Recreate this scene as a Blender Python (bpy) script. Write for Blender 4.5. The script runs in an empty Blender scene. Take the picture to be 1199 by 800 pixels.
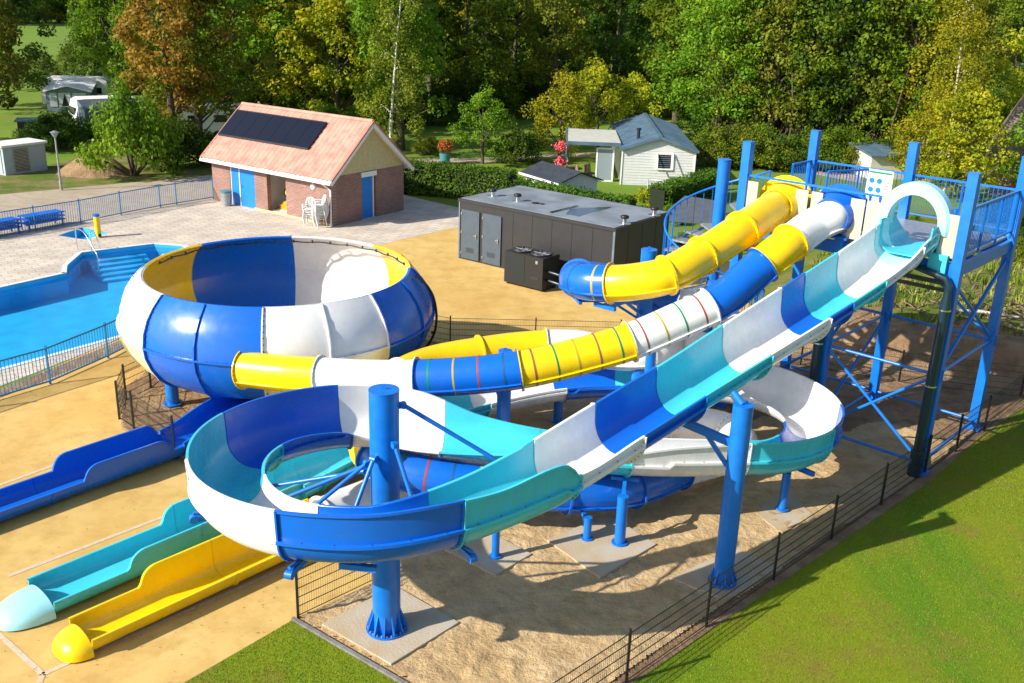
import math, random
import numpy as np
# ---------------------------------------------------------------- camera model
F, PITCH, ROLL, CAMH = 1154.0, math.radians(19.65), math.radians(1.96), 11.0
_c, _s = math.cos(PITCH), math.sin(PITCH)
FW = np.array([0, _c, -_s]); _r = np.array([1., 0, 0]); _u = np.cross(_r, FW)
RV = math.cos(ROLL)*_r + math.sin(ROLL)*_u
UV = -math.sin(ROLL)*_r + math.cos(ROLL)*_u
def G(px, py, z=0.0):
    "world point at height z seen at photo pixel (px, py)"
    d = FW + RV*(px-599.5)/F - UV*(py-400)/F
    t = (z-CAMH)/d[2]
    return np.array([0, 0, CAMH]) + d*t
def proj(X):
    d = np.array(X, float)-[0, 0, CAMH]; z = d@FW
    return 599.5+F*(d@RV)/z, 400-F*(d@UV)/z
def smooth_path(ctrl, step=0.08):
    "Catmull-Rom through control rows, resampled evenly; returns arc length s and rows"
    P = np.array(ctrl, float); P = np.vstack([2*P[0]-P[1], P, 2*P[-1]-P[-2]])
    out = []
    for i in range(1, len(P)-2):
        p0, p1, p2, p3 = P[i-1:i+3]
        n = 30
        d1 = np.linalg.norm((p2-p1)[:3])
        m1 = (p2-p0)/max(np.linalg.norm((p2-p0)[:3]), 1e-6)*d1
        m2 = (p3-p1)/max(np.linalg.norm((p3-p1)[:3]), 1e-6)*d1
        for k in range(n):
            t = k/n
            out.append((2*t**3-3*t**2+1)*p1+(t**3-2*t**2+t)*m1+(-2*t**3+3*t**2)*p2+(t**3-t**2)*m2)
    out.append(P[-2]); out = np.array(out)
    s = np.concatenate([[0], np.cumsum(np.linalg.norm(np.diff(out[:, :3], axis=0), axis=1))])
    N = max(2, int(round(s[-1]/step))); S = np.linspace(0, s[-1], N+1)
    return S, np.stack([np.interp(S, s, out[:, k]) for k in range(out.shape[1])], 1)
# ---------------------------------------------------------------- slide paths
def line_az(p, az, s): a = math.radians(az); return (p[0]+math.cos(a)*s, p[1]+math.sin(a)*s)
W0 = (9.37, 22.89)
# open slide: x, y, bottom z, wall height left, wall height right (of travel)
S3 = []
for s_, z_, hl, hr in ((-.3,5.47,.62,.8),(.3,5.32,.62,.8),(1.2,4.94,.56,.9),(2.2,4.66,.55,.92),(4,4.26,.56,.92),(6,3.87,.57,.86),(8,3.47,.6,.8),(10,3.08,.60,.8),(11.55,2.79,.62,.78),(11.85,2.74,1.0,.76)):
    S3.append((*line_az(W0, 222, s_), z_, hl, hr))
C1 = (-2.3, 16.3); R1 = 2.75
for an, z_, hl, hr in ((312,2.62,.98,.62),(290,2.58,1.05,.55),(270,2.5,1.05,.5),(240,2.38,1.05,.5),(210,2.25,1.05,.55),(180,2.15,1.05,.6),(150,2.03,1.05,.6),(120,1.92,1.05,.5),(97,1.82,1.02,.25),(78,1.74,.95,.2)):
    a = math.radians(an); S3.append((C1[0]+R1*math.cos(a), C1[1]+R1*math.sin(a), z_, hl, hr))
S3 += [(-.6,18.95,1.66,.6,.3),(.6,18.85,1.56,.5,.5),(2.0,18.95,1.42,.5,.6),(3.3,19.25,1.25,.5,.85)]
C2 = (4.95, 22.05); R2 = 2.33
for an, z_, hl, hr in ((270,1.1,.45,.95),(300,1.05,.4,.95),(330,1.0,.4,.95),(0,.97,.4,.95),(30,.95,.4,.95),(60,.93,.4,.95),(90,.9,.4,.9)):
    a = math.radians(an); S3.append((C2[0]+R2*math.cos(a), C2[1]+R2*math.sin(a), z_, hl, hr))
S3 += [(3.2,24.6,.85,.45,.7),(1.4,24.35,.78,.5,.6),(-.4,23.6,.68,.5,.6),(-1.9,22.65,.56,.5,.6),(-3.1,21.55,.42,.5,.6),(-3.95,20.58,.27,.55,.62),(-4.9,19.48,.10,.6,.66)]
# enclosed slides: centre x, y, z
S1px = [((985,238),5.75),((950,265),5.25),((917,290),4.6),((880,322),3.95),((842,355),3.4),((790,378),3.1),((738,400),2.85),((672,420),2.68),((610,433),2.55),((548,441),2.45),((487,444),2.38),((430,443),2.3),((375,440),2.24),((330,437),2.18),((285,432),2.1),((262,425),2.05)]
S1 = [tuple(G(*p_, z_)) for p_, z_ in S1px]
S2px = [((915,240),5.75),((868,270),5.3),((823,300),4.95),((779,324),4.7),((745,331),4.6),((716,332),4.5)]
S2 = [tuple(G(*p_, z_)) for p_, z_ in S2px]
import bpy, bmesh
from mathutils.geometry import tessellate_polygon
from mathutils import Vector
random.seed(7); rng = np.random.default_rng(11)
SC = bpy.context.scene; COL = SC.collection
R = math.radians
# ---------------------------------------------------------------- materials
def nt(m): m.use_nodes = True; return m.node_tree
def mat(name, col, rough=.5, var=.0, vscale=3., col2=None, bump=0., bscale=20., metal=0., coat=0., spec=.5, trans=0., detail=4., c2lo=.4, c2hi=.6):
    m = bpy.data.materials.new(name); t = nt(m); N = t.nodes; L = t.links
    b = N['Principled BSDF']; b.inputs['Roughness'].default_value = rough; b.inputs['Metallic'].default_value = metal
    b.inputs['Coat Weight'].default_value = coat; b.inputs['Coat Roughness'].default_value = .06; b.inputs['Specular IOR Level'].default_value = spec
    b.inputs['Base Color'].default_value = (*col, 1)
    if var or col2 or bump: tc = N.new('ShaderNodeTexCoord')
    if var or col2:
        n = N.new('ShaderNodeTexNoise'); n.inputs['Scale'].default_value = vscale; n.inputs['Detail'].default_value = detail
        L.new(tc.outputs['Object'], n.inputs['Vector'])
        r = N.new('ShaderNodeValToRGB'); L.new(n.outputs['Fac'], r.inputs['Fac'])
        c2 = col2 or tuple(c*(1-var) for c in col)
        r.color_ramp.elements[0].position = c2lo; r.color_ramp.elements[0].color = (*c2, 1)
        r.color_ramp.elements[1].position = c2hi; r.color_ramp.elements[1].color = (*col, 1)
        L.new(r.outputs['Color'], b.inputs['Base Color'])
    if bump:
        n2 = N.new('ShaderNodeTexNoise'); n2.inputs['Scale'].default_value = bscale; n2.inputs['Detail'].default_value = 6
        L.new(tc.outputs['Object'], n2.inputs['Vector'])
        bp = N.new('ShaderNodeBump'); bp.inputs['Strength'].default_value = bump; bp.inputs['Distance'].default_value = .05
        L.new(n2.outputs['Fac'], bp.inputs['Height']); L.new(bp.outputs['Normal'], b.inputs['Normal'])
    return m
def gel(name, col, rough=.22):
    "glass-fibre gelcoat: glossy with faint dulling, water marks and waviness"
    m = bpy.data.materials.new(name); t = nt(m); N = t.nodes; L = t.links; b = N['Principled BSDF']
    tc = N.new('ShaderNodeTexCoord'); n = N.new('ShaderNodeTexNoise'); n.inputs['Scale'].default_value = 1.3; n.inputs['Detail'].default_value = 7
    L.new(tc.outputs['Object'], n.inputs['Vector'])
    r = N.new('ShaderNodeValToRGB'); L.new(n.outputs['Fac'], r.inputs['Fac'])
    r.color_ramp.elements[0].position = .33; r.color_ramp.elements[1].position = .62
    d = tuple(c*.86+.008 for c in col); r.color_ramp.elements[0].color = (*d, 1); r.color_ramp.elements[1].color = (*col, 1)
    mp = N.new('ShaderNodeMapping'); mp.inputs['Scale'].default_value = (5.5, 5.5, .7); L.new(tc.outputs['Object'], mp.inputs['Vector'])
    ns = N.new('ShaderNodeTexNoise'); ns.inputs['Scale'].default_value = 1.6; ns.inputs['Detail'].default_value = 8; L.new(mp.outputs['Vector'], ns.inputs['Vector'])
    ms = N.new('ShaderNodeMapRange'); ms.inputs['From Min'].default_value = .52; ms.inputs['From Max'].default_value = .75; ms.inputs['To Min'].default_value = 0; ms.inputs['To Max'].default_value = .22; L.new(ns.outputs['Fac'], ms.inputs['Value'])
    mk = N.new('ShaderNodeMix'); mk.data_type = 'RGBA'; L.new(ms.outputs['Result'], mk.inputs['Factor']); L.new(r.outputs['Color'], mk.inputs['A']); g0 = sum(col)/3; mk.inputs['B'].default_value = (*(c*.62+g0*.10 for c in col), 1)
    L.new(mk.outputs['Result'], b.inputs['Base Color'])
    mr = N.new('ShaderNodeMapRange'); mr.inputs['To Min'].default_value = rough*.75; mr.inputs['To Max'].default_value = rough*1.7
    n2 = N.new('ShaderNodeTexNoise'); n2.inputs['Scale'].default_value = 5; n2.inputs['Detail'].default_value = 8; L.new(tc.outputs['Object'], n2.inputs['Vector'])
    L.new(n2.outputs['Fac'], mr.inputs['Value']); L.new(mr.outputs['Result'], b.inputs['Roughness'])
    bp = N.new('ShaderNodeBump'); bp.inputs['Strength'].default_value = .12; bp.inputs['Distance'].default_value = .04
    n3 = N.new('ShaderNodeTexNoise'); n3.inputs['Scale'].default_value = 2.2; n3.inputs['Detail'].default_value = 1; L.new(tc.outputs['Object'], n3.inputs['Vector'])
    L.new(n3.outputs['Fac'], bp.inputs['Height']); L.new(bp.outputs['Normal'], b.inputs['Normal'])
    b.inputs['Specular IOR Level'].default_value = .5
    return m
M = {}
M['blue'] = gel('gelcoat_blue', (.002, .125, .60))
M['dblue'] = gel('gelcoat_deep_blue', (.001, .125, .64))
M['turq'] = gel('gelcoat_turquoise', (.055, .56, .68))
M['aqua'] = gel('gelcoat_pale_aqua', (.36, .74, .80))
M['yellow'] = gel('gelcoat_yellow', (.93, .60, .0))
M['white'] = gel('gelcoat_white', (.80, .80, .785))
M['cream'] = gel('gelcoat_cream', (.80, .72, .42), .35)
M['steel'] = mat('blue_painted_steel', (.006, .165, .62), .34, var=.12, vscale=5, bump=.03, bscale=30)
M['fblue'] = mat('blue_fence_paint', (.015, .19, .46), .4, var=.2, vscale=8)
M['black'] = mat('black_powder_coat', (.012, .013, .015), .45)
M['dark'] = mat('dark_grey_panel', (.022, .023, .027), .5, var=.15, vscale=2.5)
M['door_dark'] = mat('slate_door_paint', (.06, .085, .115), .45, var=.1, vscale=4)
M['chrome'] = mat('stainless_steel', (.7, .71, .73), .22, metal=1.)
M['galv'] = mat('galvanised_steel', (.42, .44, .46), .45, var=.2, vscale=10, metal=.6)
M['bolt'] = mat('bolt_head', (.05, .05, .055), .5)
M['red'] = mat('stripe_red', (.35, .05, .03), .4); M['green'] = mat('stripe_green', (.0, .22, .10), .4)
M['olive'] = mat('stripe_ochre', (.42, .32, .02), .4); M['navy'] = mat('stripe_navy', (.01, .09, .22), .4); M['brown'] = mat('stripe_brown', (.28, .09, .05), .4)
M['whitep'] = mat('white_paint', (.78, .78, .76), .5, var=.06, vscale=4)
M['creampanel'] = mat('cream_panel', (.50, .46, .35), .5, var=.08, vscale=3)
M['offwhite'] = mat('off_white_paint', (.6, .58, .52), .5, var=.1, vscale=3)
M['door_blue'] = mat('bright_blue_door_paint', (.01, .20, .66), .4, var=.08, vscale=3)
M['teal'] = mat('teal_plastic', (.06, .22, .26), .4)
M['concrete'] = mat('grey_concrete', (.44, .39, .31), .85, col2=(.42, .31, .18), vscale=1.6, bump=.25, bscale=30, c2lo=.3, c2hi=.65, detail=9)
M['kerb'] = mat('kerb_concrete', (.22, .21, .19), .9, var=.3, vscale=6, bump=.2, bscale=40)
M['drain'] = mat('drain_strip', (.60, .47, .33), .8, var=.15, vscale=12)
M['bark'] = mat('bark', (.11, .085, .055), .9, var=.5, vscale=4, bump=.5, bscale=12)
M['birch'] = mat('birch_bark', (.55, .53, .45), .8, col2=(.06, .05, .04), vscale=5, c2lo=.36, c2hi=.44)
M['rubble'] = mat('dry_root_wood', (.24, .17, .10), .9, var=.5, vscale=5)
M['glassd'] = mat('dark_window_glass', (.02, .025, .03), .08)
M['glassl'] = mat('pale_window_glass', (.25, .30, .33), .1)
M['orange'] = mat('orange_plastic', (.85, .30, .01), .4)
M['tentgrey'] = mat('tent_grey_fabric', (.13, .17, .22), .8, var=.2, vscale=2)
M['tentlight'] = mat('tent_light_panel', (.36, .42, .43), .7, var=.15, vscale=2)
M['pinkp'] = mat('pink_petals', (.75, .16, .25), .6, col2=(.75, .05, .04), vscale=6)
M['redp'] = mat('red_petals', (.6, .03, .02), .6, var=.3, vscale=6)

def ground_mat(name, c1, c2, c3, s1, s2, bump, bscale, rough=.95, dist=.06, stretch=None, rot=0, p1=(.38,.62), p2=(.45,.7)):
    "three-colour patchy ground with two noise scales and relief"
    m = bpy.data.materials.new(name); t = nt(m); N = t.nodes; L = t.links; b = N['Principled BSDF']; b.inputs['Roughness'].default_value = rough
    b.inputs['Specular IOR Level'].default_value = .25
    tc = N.new('ShaderNodeTexCoord'); v = tc.outputs['Object']
    if stretch:
        mp = N.new('ShaderNodeMapping'); mp.inputs['Scale'].default_value = stretch; mp.inputs['Rotation'].default_value = (0, 0, rot); L.new(v, mp.inputs['Vector']); v = mp.outputs['Vector']
    a = N.new('ShaderNodeTexNoise'); a.inputs['Scale'].default_value = s1; a.inputs['Detail'].default_value = 8; a.inputs['Roughness'].default_value = .62; L.new(v, a.inputs['Vector'])
    a2 = N.new('ShaderNodeTexNoise'); a2.inputs['Scale'].default_value = s2; a2.inputs['Detail'].default_value = 9; a2.inputs['Roughness'].default_value = .7; L.new(tc.outputs['Object'], a2.inputs['Vector'])
    r1 = N.new('ShaderNodeValToRGB'); L.new(a.outputs['Fac'], r1.inputs['Fac'])
    r1.color_ramp.elements[0].position = p1[0]; r1.color_ramp.elements[0].color = (*c1, 1); r1.color_ramp.elements[1].position = p1[1]; r1.color_ramp.elements[1].color = (*c2, 1)
    r2 = N.new('ShaderNodeValToRGB'); L.new(a2.outputs['Fac'], r2.inputs['Fac'])
    r2.color_ramp.elements[0].position = p2[0]; r2.color_ramp.elements[0].color = (0, 0, 0, 1); r2.color_ramp.elements[1].position = p2[1]; r2.color_ramp.elements[1].color = (.85, .85, .85, 1)
    mx = N.new('ShaderNodeMix'); mx.data_type = 'RGBA'; L.new(r2.outputs['Color'], mx.inputs['Factor']); L.new(r1.outputs['Color'], mx.inputs['A']); mx.inputs['B'].default_value = (*c3, 1)
    L.new(mx.outputs['Result'], b.inputs['Base Color'])
    n = N.new('ShaderNodeTexNoise'); n.inputs['Scale'].default_value = bscale; n.inputs['Detail'].default_value = 10; n.inputs['Roughness'].default_value = .65; L.new(tc.outputs['Object'], n.inputs['Vector'])
    bp = N.new('ShaderNodeBump'); bp.inputs['Strength'].default_value = bump; bp.inputs['Distance'].default_value = dist
    L.new(n.outputs['Fac'], bp.inputs['Height']); L.new(bp.outputs['Normal'], b.inputs['Normal'])
    return m
M['lawn'] = ground_mat('lawn_grass', (.065, .20, .004), (.19, .245, .005), (.23, .17, .03), .16, .5, .7, 45, stretch=(1.3, .4, 1), rot=R(-45), p1=(.36,.54), p2=(.50, .68))
M['field'] = ground_mat('field_grass', (.10, .20, .012), (.15, .24, .015), (.17, .17, .04), .12, .5, .6, 12)
M['scrub'] = ground_mat('rough_grass_and_soil', (.075, .125, .01), (.12, .16, .015), (.24, .17, .09), .35, .6, .8, 9, p2=(.46, .6))
M['sand'] = ground_mat('raked_sand', (.50, .345, .17), (.57, .42, .235), (.35, .23, .11), .6, 2.2, .9, 7, dist=.09)
M['soil'] = ground_mat('brown_soil', (.26, .16, .085), (.36, .25, .14), (.14, .09, .05), .7, 2.0, 1., 6, dist=.12)
M['tan'] = ground_mat('tan_cast_concrete', (.54, .345, .10), (.62, .43, .155), (.44, .27, .075), .35, 1.3, .12, 30, rough=.8, dist=.02, stretch=(1, .55, 1), rot=R(30))
M['road'] = ground_mat('dusty_road', (.36, .30, .22), (.42, .35, .26), (.28, .23, .17), .4, 2.0, .2, 25)
def brick_mat(name, c1, c2, mortar, bw, bh, msize, rough=.85, bump=.4, coord='Object', rotx=0, rotz=0, scale=1., axes=None):
    m = bpy.data.materials.new(name); t = nt(m); N = t.nodes; L = t.links; b = N['Principled BSDF']; b.inputs['Roughness'].default_value = rough
    tc = N.new('ShaderNodeTexCoord'); mp = N.new('ShaderNodeMapping'); mp.inputs['Rotation'].default_value = (rotx, 0, rotz); L.new(tc.outputs[coord], mp.inputs['Vector'])
    k = N.new('ShaderNodeTexBrick'); k.inputs['Scale'].default_value = scale; k.inputs['Brick Width'].default_value = bw; k.inputs['Row Height'].default_value = bh
    k.inputs['Mortar Size'].default_value = msize; k.inputs['Color1'].default_value = (*c1, 1); k.inputs['Color2'].default_value = (*c2, 1); k.inputs['Mortar'].default_value = (*mortar, 1)
    k.inputs['Bias'].default_value = 0
    if axes:
        sp = N.new('ShaderNodeSeparateXYZ'); cb = N.new('ShaderNodeCombineXYZ'); L.new(tc.outputs[coord], sp.inputs[0]); L.new(sp.outputs[axes[0]], cb.inputs[0]); L.new(sp.outputs[axes[1]], cb.inputs[1]); L.new(cb.outputs[0], k.inputs['Vector'])
    else: L.new(mp.outputs['Vector'], k.inputs['Vector'])
    n = N.new('ShaderNodeTexNoise'); n.inputs['Scale'].default_value = .9; n.inputs['Detail'].default_value = 7; L.new(tc.outputs['Object'], n.inputs['Vector'])
    mr = N.new('ShaderNodeMapRange'); mr.inputs['From Min'].default_value = .3; mr.inputs['From Max'].default_value = .7; mr.inputs['To Min'].default_value = .8; mr.inputs['To Max'].default_value = 1.1; L.new(n.outputs['Fac'], mr.inputs['Value'])
    mx = N.new('ShaderNodeVectorMath'); mx.operation = 'SCALE'; L.new(k.outputs['Color'], mx.inputs[0]); L.new(mr.outputs['Result'], mx.inputs['Scale']); L.new(mx.outputs['Vector'], b.inputs['Base Color'])
    bp = N.new('ShaderNodeBump'); bp.inputs['Strength'].default_value = bump; bp.inputs['Distance'].default_value = .01; bp.invert = True
    L.new(k.outputs['Fac'], bp.inputs['Height']); L.new(bp.outputs['Normal'], b.inputs['Normal'])
    return m
M['paving'] = brick_mat('beige_block_paving', (.62, .54, .44), (.52, .45, .37), (.38, .32, .25), .62, .31, .02, rotz=R(-38))
M['brick'] = brick_mat('reddish_brick', (.30, .15, .12), (.22, .105, .085), (.30, .23, .20), .24, .075, .010, axes='XZ')
M['brick_side'] = M['brick']
def water_mat():
    m = bpy.data.materials.new('pool_water'); t = nt(m); N = t.nodes; L = t.links; N.remove(N['Principled BSDF'])
    out = N['Material Output']; g = N.new('ShaderNodeBsdfGlossy'); g.inputs['Roughness'].default_value = .05; tr = N.new('ShaderNodeBsdfTransparent'); tr.inputs['Color'].default_value = (.80, .96, 1., 1)
    fr = N.new('ShaderNodeFresnel'); fr.inputs['IOR'].default_value = 1.12; mx = N.new('ShaderNodeMixShader')
    tc = N.new('ShaderNodeTexCoord'); n = N.new('ShaderNodeTexNoise'); n.inputs['Scale'].default_value = 2.4; n.inputs['Detail'].default_value = 4; L.new(tc.outputs['Object'], n.inputs['Vector'])
    bp = N.new('ShaderNodeBump'); bp.inputs['Strength'].default_value = .12; bp.inputs['Distance'].default_value = .05; L.new(n.outputs['Fac'], bp.inputs['Height'])
    L.new(bp.outputs['Normal'], g.inputs['Normal']); L.new(bp.outputs['Normal'], fr.inputs['Normal'])
    L.new(fr.outputs['Fac'], mx.inputs['Fac']); L.new(tr.outputs[0], mx.inputs[1]); L.new(g.outputs[0], mx.inputs[2]); L.new(mx.outputs[0], out.inputs['Surface'])
    return m
M['water'] = water_mat()
M['basin'] = mat('pool_liner_blue', (.03, .44, .78), .5, var=.12, vscale=1.5)
M['coping'] = mat('pool_coping', (.66, .76, .80), .5, var=.1, vscale=5)
def leaf_mat(name, c1, c2, c3):
    m = bpy.data.materials.new(name); t = nt(m); N = t.nodes; L = t.links; b = N['Principled BSDF']
    b.inputs['Roughness'].default_value = .6; b.inputs['Specular IOR Level'].default_value = .18
    tc = N.new('ShaderNodeTexCoord'); n = N.new('ShaderNodeTexNoise'); n.inputs['Scale'].default_value = .55; n.inputs['Detail'].default_value = 5; n.inputs['Roughness'].default_value = .75
    L.new(tc.outputs['Object'], n.inputs['Vector'])
    r = N.new('ShaderNodeValToRGB'); e = r.color_ramp.elements; e[0].position = .36; e[0].color = (*c1, 1); e[1].position = .64; e[1].color = (*c3, 1)
    x = r.color_ramp.elements.new(.5); x.color = (*c2, 1); L.new(n.outputs['Fac'], r.inputs['Fac'])
    oi = N.new('ShaderNodeObjectInfo'); hs = N.new('ShaderNodeHueSaturation'); L.new(r.outputs['Color'], hs.inputs['Color'])
    mr = N.new('ShaderNodeMapRange'); mr.inputs['To Min'].default_value = .478; mr.inputs['To Max'].default_value = .512; L.new(oi.outputs['Random'], mr.inputs['Value']); L.new(mr.outputs['Result'], hs.inputs['Hue'])
    mr2 = N.new('ShaderNodeMapRange'); mr2.inputs['To Min'].default_value = .95; mr2.inputs['To Max'].default_value = 1.5; L.new(oi.outputs['Random'], mr2.inputs['Value']); L.new(mr2.outputs['Result'], hs.inputs['Value'])
    L.new(hs.outputs['Color'], b.inputs['Base Color'])
    tl = N.new('ShaderNodeBsdfTranslucent'); mx = N.new('ShaderNodeMixShader'); mx.inputs['Fac'].default_value = .42
    L.new(hs.outputs['Color'], tl.inputs['Color']); L.new(b.outputs[0], mx.inputs[1]); L.new(tl.outputs[0], mx.inputs[2]); L.new(mx.outputs[0], N['Material Output'].inputs['Surface'])
    return m
M['blade_light'] = mat('grass_blade_light', (.21, .30, .012), .7); M['blade_dark'] = mat('grass_blade_dark', (.06, .14, .004), .7); M['blade_dry'] = mat('grass_blade_dry', (.27, .23, .05), .8)
LEAF = {'green': leaf_mat('leaves_green', (.05, .11, .006), (.11, .20, .010), (.20, .28, .015)),
        'dark': leaf_mat('leaves_dark_green', (.028, .065, .008), (.055, .11, .01), (.10, .165, .014)),
        'yellow': leaf_mat('leaves_yellow_green', (.12, .17, .008), (.26, .29, .012), (.42, .38, .015)),
        'autumn': leaf_mat('leaves_autumn', (.12, .15, .012), (.27, .20, .02), (.42, .26, .045)),
        'olive': leaf_mat('leaves_olive', (.065, .09, .008), (.14, .17, .012), (.25, .25, .03)),
        'hedge': leaf_mat('leaves_hedge', (.03, .08, .008), (.06, .15, .012), (.12, .24, .02))}
# ---------------------------------------------------------------- mesh builder
class MB:
    def __init__(s): s.v = []; s.f = []; s.m = []; s.sm = []
    def add(s, vs, fs, mi=0, smooth=False):
        o = len(s.v); s.v.extend([tuple(map(float, p)) for p in vs])
        for f in fs: s.f.append(tuple(i+o for i in f)); s.m.append(mi); s.sm.append(smooth)
        return s
    def box(s, c, size, rz=0, mi=0, bev=0):
        cx, cy, cz = c; a, b, h = [q/2 for q in size]; ca, sa = math.cos(rz), math.sin(rz)
        if bev:
            ring = [(-a+bev,-b),(a-bev,-b),(a,-b+bev),(a,b-bev),(a-bev,b),(-a+bev,b),(-a,b-bev),(-a,-b+bev)]
        else: ring = [(-a,-b),(a,-b),(a,b),(-a,b)]
        n = len(ring); vs = [(cx+x*ca-y*sa, cy+x*sa+y*ca, cz+z) for z in (-h, h) for x, y in ring]
        s.add(vs, [tuple(range(n-1,-1,-1)), tuple(range(n,2*n))]+[(i,(i+1)%n,n+(i+1)%n,n+i) for i in range(n)], mi); return s
    def prism(s, poly, z0, z1, mi=0):
        "extrude a ground polygon (list of xy, counter-clockwise)"
        n = len(poly); vs = [(*p[:2], z0) for p in poly]+[(*p[:2], z1) for p in poly]
        tri = tessellate_polygon([[Vector((*p[:2], 0)) for p in poly]])
        s.add(vs, [tuple(n+i for i in t) for t in tri]+[tuple(reversed(t)) for t in tri]+[(i,(i+1)%n,n+(i+1)%n,n+i) for i in range(n)], mi); return s
    def cyl(s, p0, p1, r0, r1=None, n=12, mi=0, cap=True, smooth=True):
        p0 = np.array(p0, float); p1 = np.array(p1, float); r1 = r0 if r1 is None else r1
        d = p1-p0; d /= max(np.linalg.norm(d), 1e-9); u = np.cross(d, [0, 0, 1.] if abs(d[2]) < .95 else [1., 0, 0]); u /= np.linalg.norm(u); w = np.cross(d, u)
        vs = []
        for p, r in ((p0, r0), (p1, r1)):
            for i in range(n): a = 2*math.pi*i/n; vs.append(p+r*(u*math.cos(a)+w*math.sin(a)))
        s.add(vs, [(i, n+i, n+(i+1)%n, (i+1)%n) for i in range(n)], mi, smooth)
        if cap: s.add(vs, [tuple(range(n)), tuple(range(2*n-1, n-1, -1))], mi)
        return s
    def bar(s, p0, p1, w, h=None, mi=0):
        "rectangular bar between two points"
        h = h or w; p0 = np.array(p0, float); p1 = np.array(p1, float); d = p1-p0; d /= np.linalg.norm(d)
        u = np.cross(d, [0, 0, 1.] if abs(d[2]) < .98 else [1., 0, 0]); u /= np.linalg.norm(u); q = np.cross(u, d)
        vs = [p+u*a*w/2+q*b*h/2 for p in (p0, p1) for a, b in ((-1,-1),(1,-1),(1,1),(-1,1))]
        s.add(vs, [(3,2,1,0),(4,5,6,7),(0,1,5,4),(1,2,6,5),(2,3,7,6),(3,0,4,7)], mi); return s
    def tube(s, pts, r, n=8, mi=0, cap=True, closed=False):
        P = np.array(pts, float); K = len(P); rr = r if hasattr(r, '__len__') else [r]*K
        vs = []; prev = None
        for k in range(K):
            if closed: d = P[(k+1) % K]-P[k-1]
            else: d = P[min(k+1, K-1)]-P[max(k-1, 0)]
            d = d/max(np.linalg.norm(d), 1e-9)
            if prev is None: u = np.cross(d, [0, 0, 1.] if abs(d[2]) < .9 else [1., 0, 0])
            else: u = prev-d*(prev@d)
            u /= np.linalg.norm(u); prev = u; w = np.cross(d, u)
            for i in range(n): a = 2*math.pi*i/n; vs.append(P[k]+rr[k]*(u*math.cos(a)+w*math.sin(a)))
        fs = [(k*n+i, k*n+(i+1)%n, ((k+1)%K)*n+(i+1)%n, ((k+1)%K)*n+i) for k in range(K if closed else K-1) for i in range(n)]
        fs = [tuple(reversed(f)) for f in fs]
        s.add(vs, fs, mi, True)
        if cap and not closed: s.add(vs, [tuple(range(n)), tuple(range(len(vs)-1, len(vs)-n-1, -1))], mi)
        return s
    def lathe(s, prof, c=(0, 0, 0), n=24, mi=0, a0=0, a1=None, smooth=True):
        full = a1 is None; a1 = 2*math.pi if full else a1; K = n if full else n+1
        vs = []
        for r, z in prof:
            for i in range(K): a = a0+(a1-a0)*i/n; vs.append((c[0]+r*math.cos(a), c[1]+r*math.sin(a), c[2]+z))
        fs = [(j*K+i, j*K+(i+1)%K, (j+1)*K+(i+1)%K, (j+1)*K+i) for j in range(len(prof)-1) for i in range(K if full else K-1)]
        s.add(vs, fs, mi, smooth); return s
    def ball(s, c, r, n=12, mi=0, sz=1.):
        s.lathe([(r*math.sin(math.pi*k/8), -r*sz*math.cos(math.pi*k/8)) for k in range(9)], c, n, mi); return s
    def build(s, name, mats, parent=None, loc=None, label=None):
        me = bpy.data.meshes.new(name); vs = s.v
        if loc is not None: vs = [(x-loc[0], y-loc[1], z-loc[2]) for x, y, z in vs]
        me.from_pydata(vs, [], s.f)
        for m in (mats if isinstance(mats, (list, tuple)) else [mats]): me.materials.append(M[m] if isinstance(m, str) else m)
        me.polygons.foreach_set('material_index', s.m); me.polygons.foreach_set('use_smooth', s.sm); me.update()
        o = bpy.data.objects.new(name, me); COL.objects.link(o)
        if parent is not None:
            o.parent = parent
            if loc is None:      # geometry was given in world space
                q = root_of(parent); o.matrix_parent_inverse = parent_world(parent).inverted()
            else: o.matrix_parent_inverse = parent_world(parent).inverted(); o.location = loc
        elif loc is not None: o.location = loc
        if label: o['label'] = label
        return o
from mathutils import Matrix, Euler
def root_of(o):
    while o.parent: o = o.parent
    return o
def parent_world(o):
    m = Matrix.Translation(o.location) @ Euler(o.rotation_euler).to_matrix().to_4x4()
    if o.parent: m = parent_world(o.parent) @ o.matrix_parent_inverse @ m
    return m
def thing(name, label, cat, loc=(0, 0, 0), rz=0, group=None):
    o = bpy.data.objects.new(name, None); COL.objects.link(o); o.empty_display_size = .2
    o.location = [float(q) for q in loc]; o.rotation_euler = (0, 0, rz); return tag(o, label, cat, group)
def tag(o, label, cat, group=None, kind=None):
    if label: o['label'] = label
    if cat: o['category'] = cat
    if group: o['group'] = group
    if kind: o['kind'] = kind
    return o
def struct(o): o['kind'] = 'structure'; return o
def local(mb, name, mats, parent, label=None):
    "part whose geometry is in the parent's own coordinates"
    me_o = mb.build(name, mats); me_o.parent = parent
    if label: me_o['label'] = label
    return me_o
def copy_tree(o, parent=None):
    c = o.copy(); COL.objects.link(c); c.parent = parent
    for ch in list(o.children): copy_tree(ch, c)
    return c
def sheet(name, poly, z, m, holes=(), kind=True):
    "flat ground sheet from world polygon, optional holes"
    loops = [[Vector((p[0], p[1], 0)) for p in poly]]+[[Vector((p[0], p[1], 0)) for p in h] for h in holes]
    vs = [(v.x, v.y, z) for l in loops for v in l]; tri = tessellate_polygon(loops)
    fs = []
    for t in tri:
        a, b, c = [np.array(vs[i][:2]) for i in t]; cr = (b[0]-a[0])*(c[1]-a[1])-(b[1]-a[1])*(c[0]-a[0])
        fs.append(t if cr > 0 else t[::-1])
    o = MB().add(vs, fs).build(name, m)
    if kind: struct(o)
    return o
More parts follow.
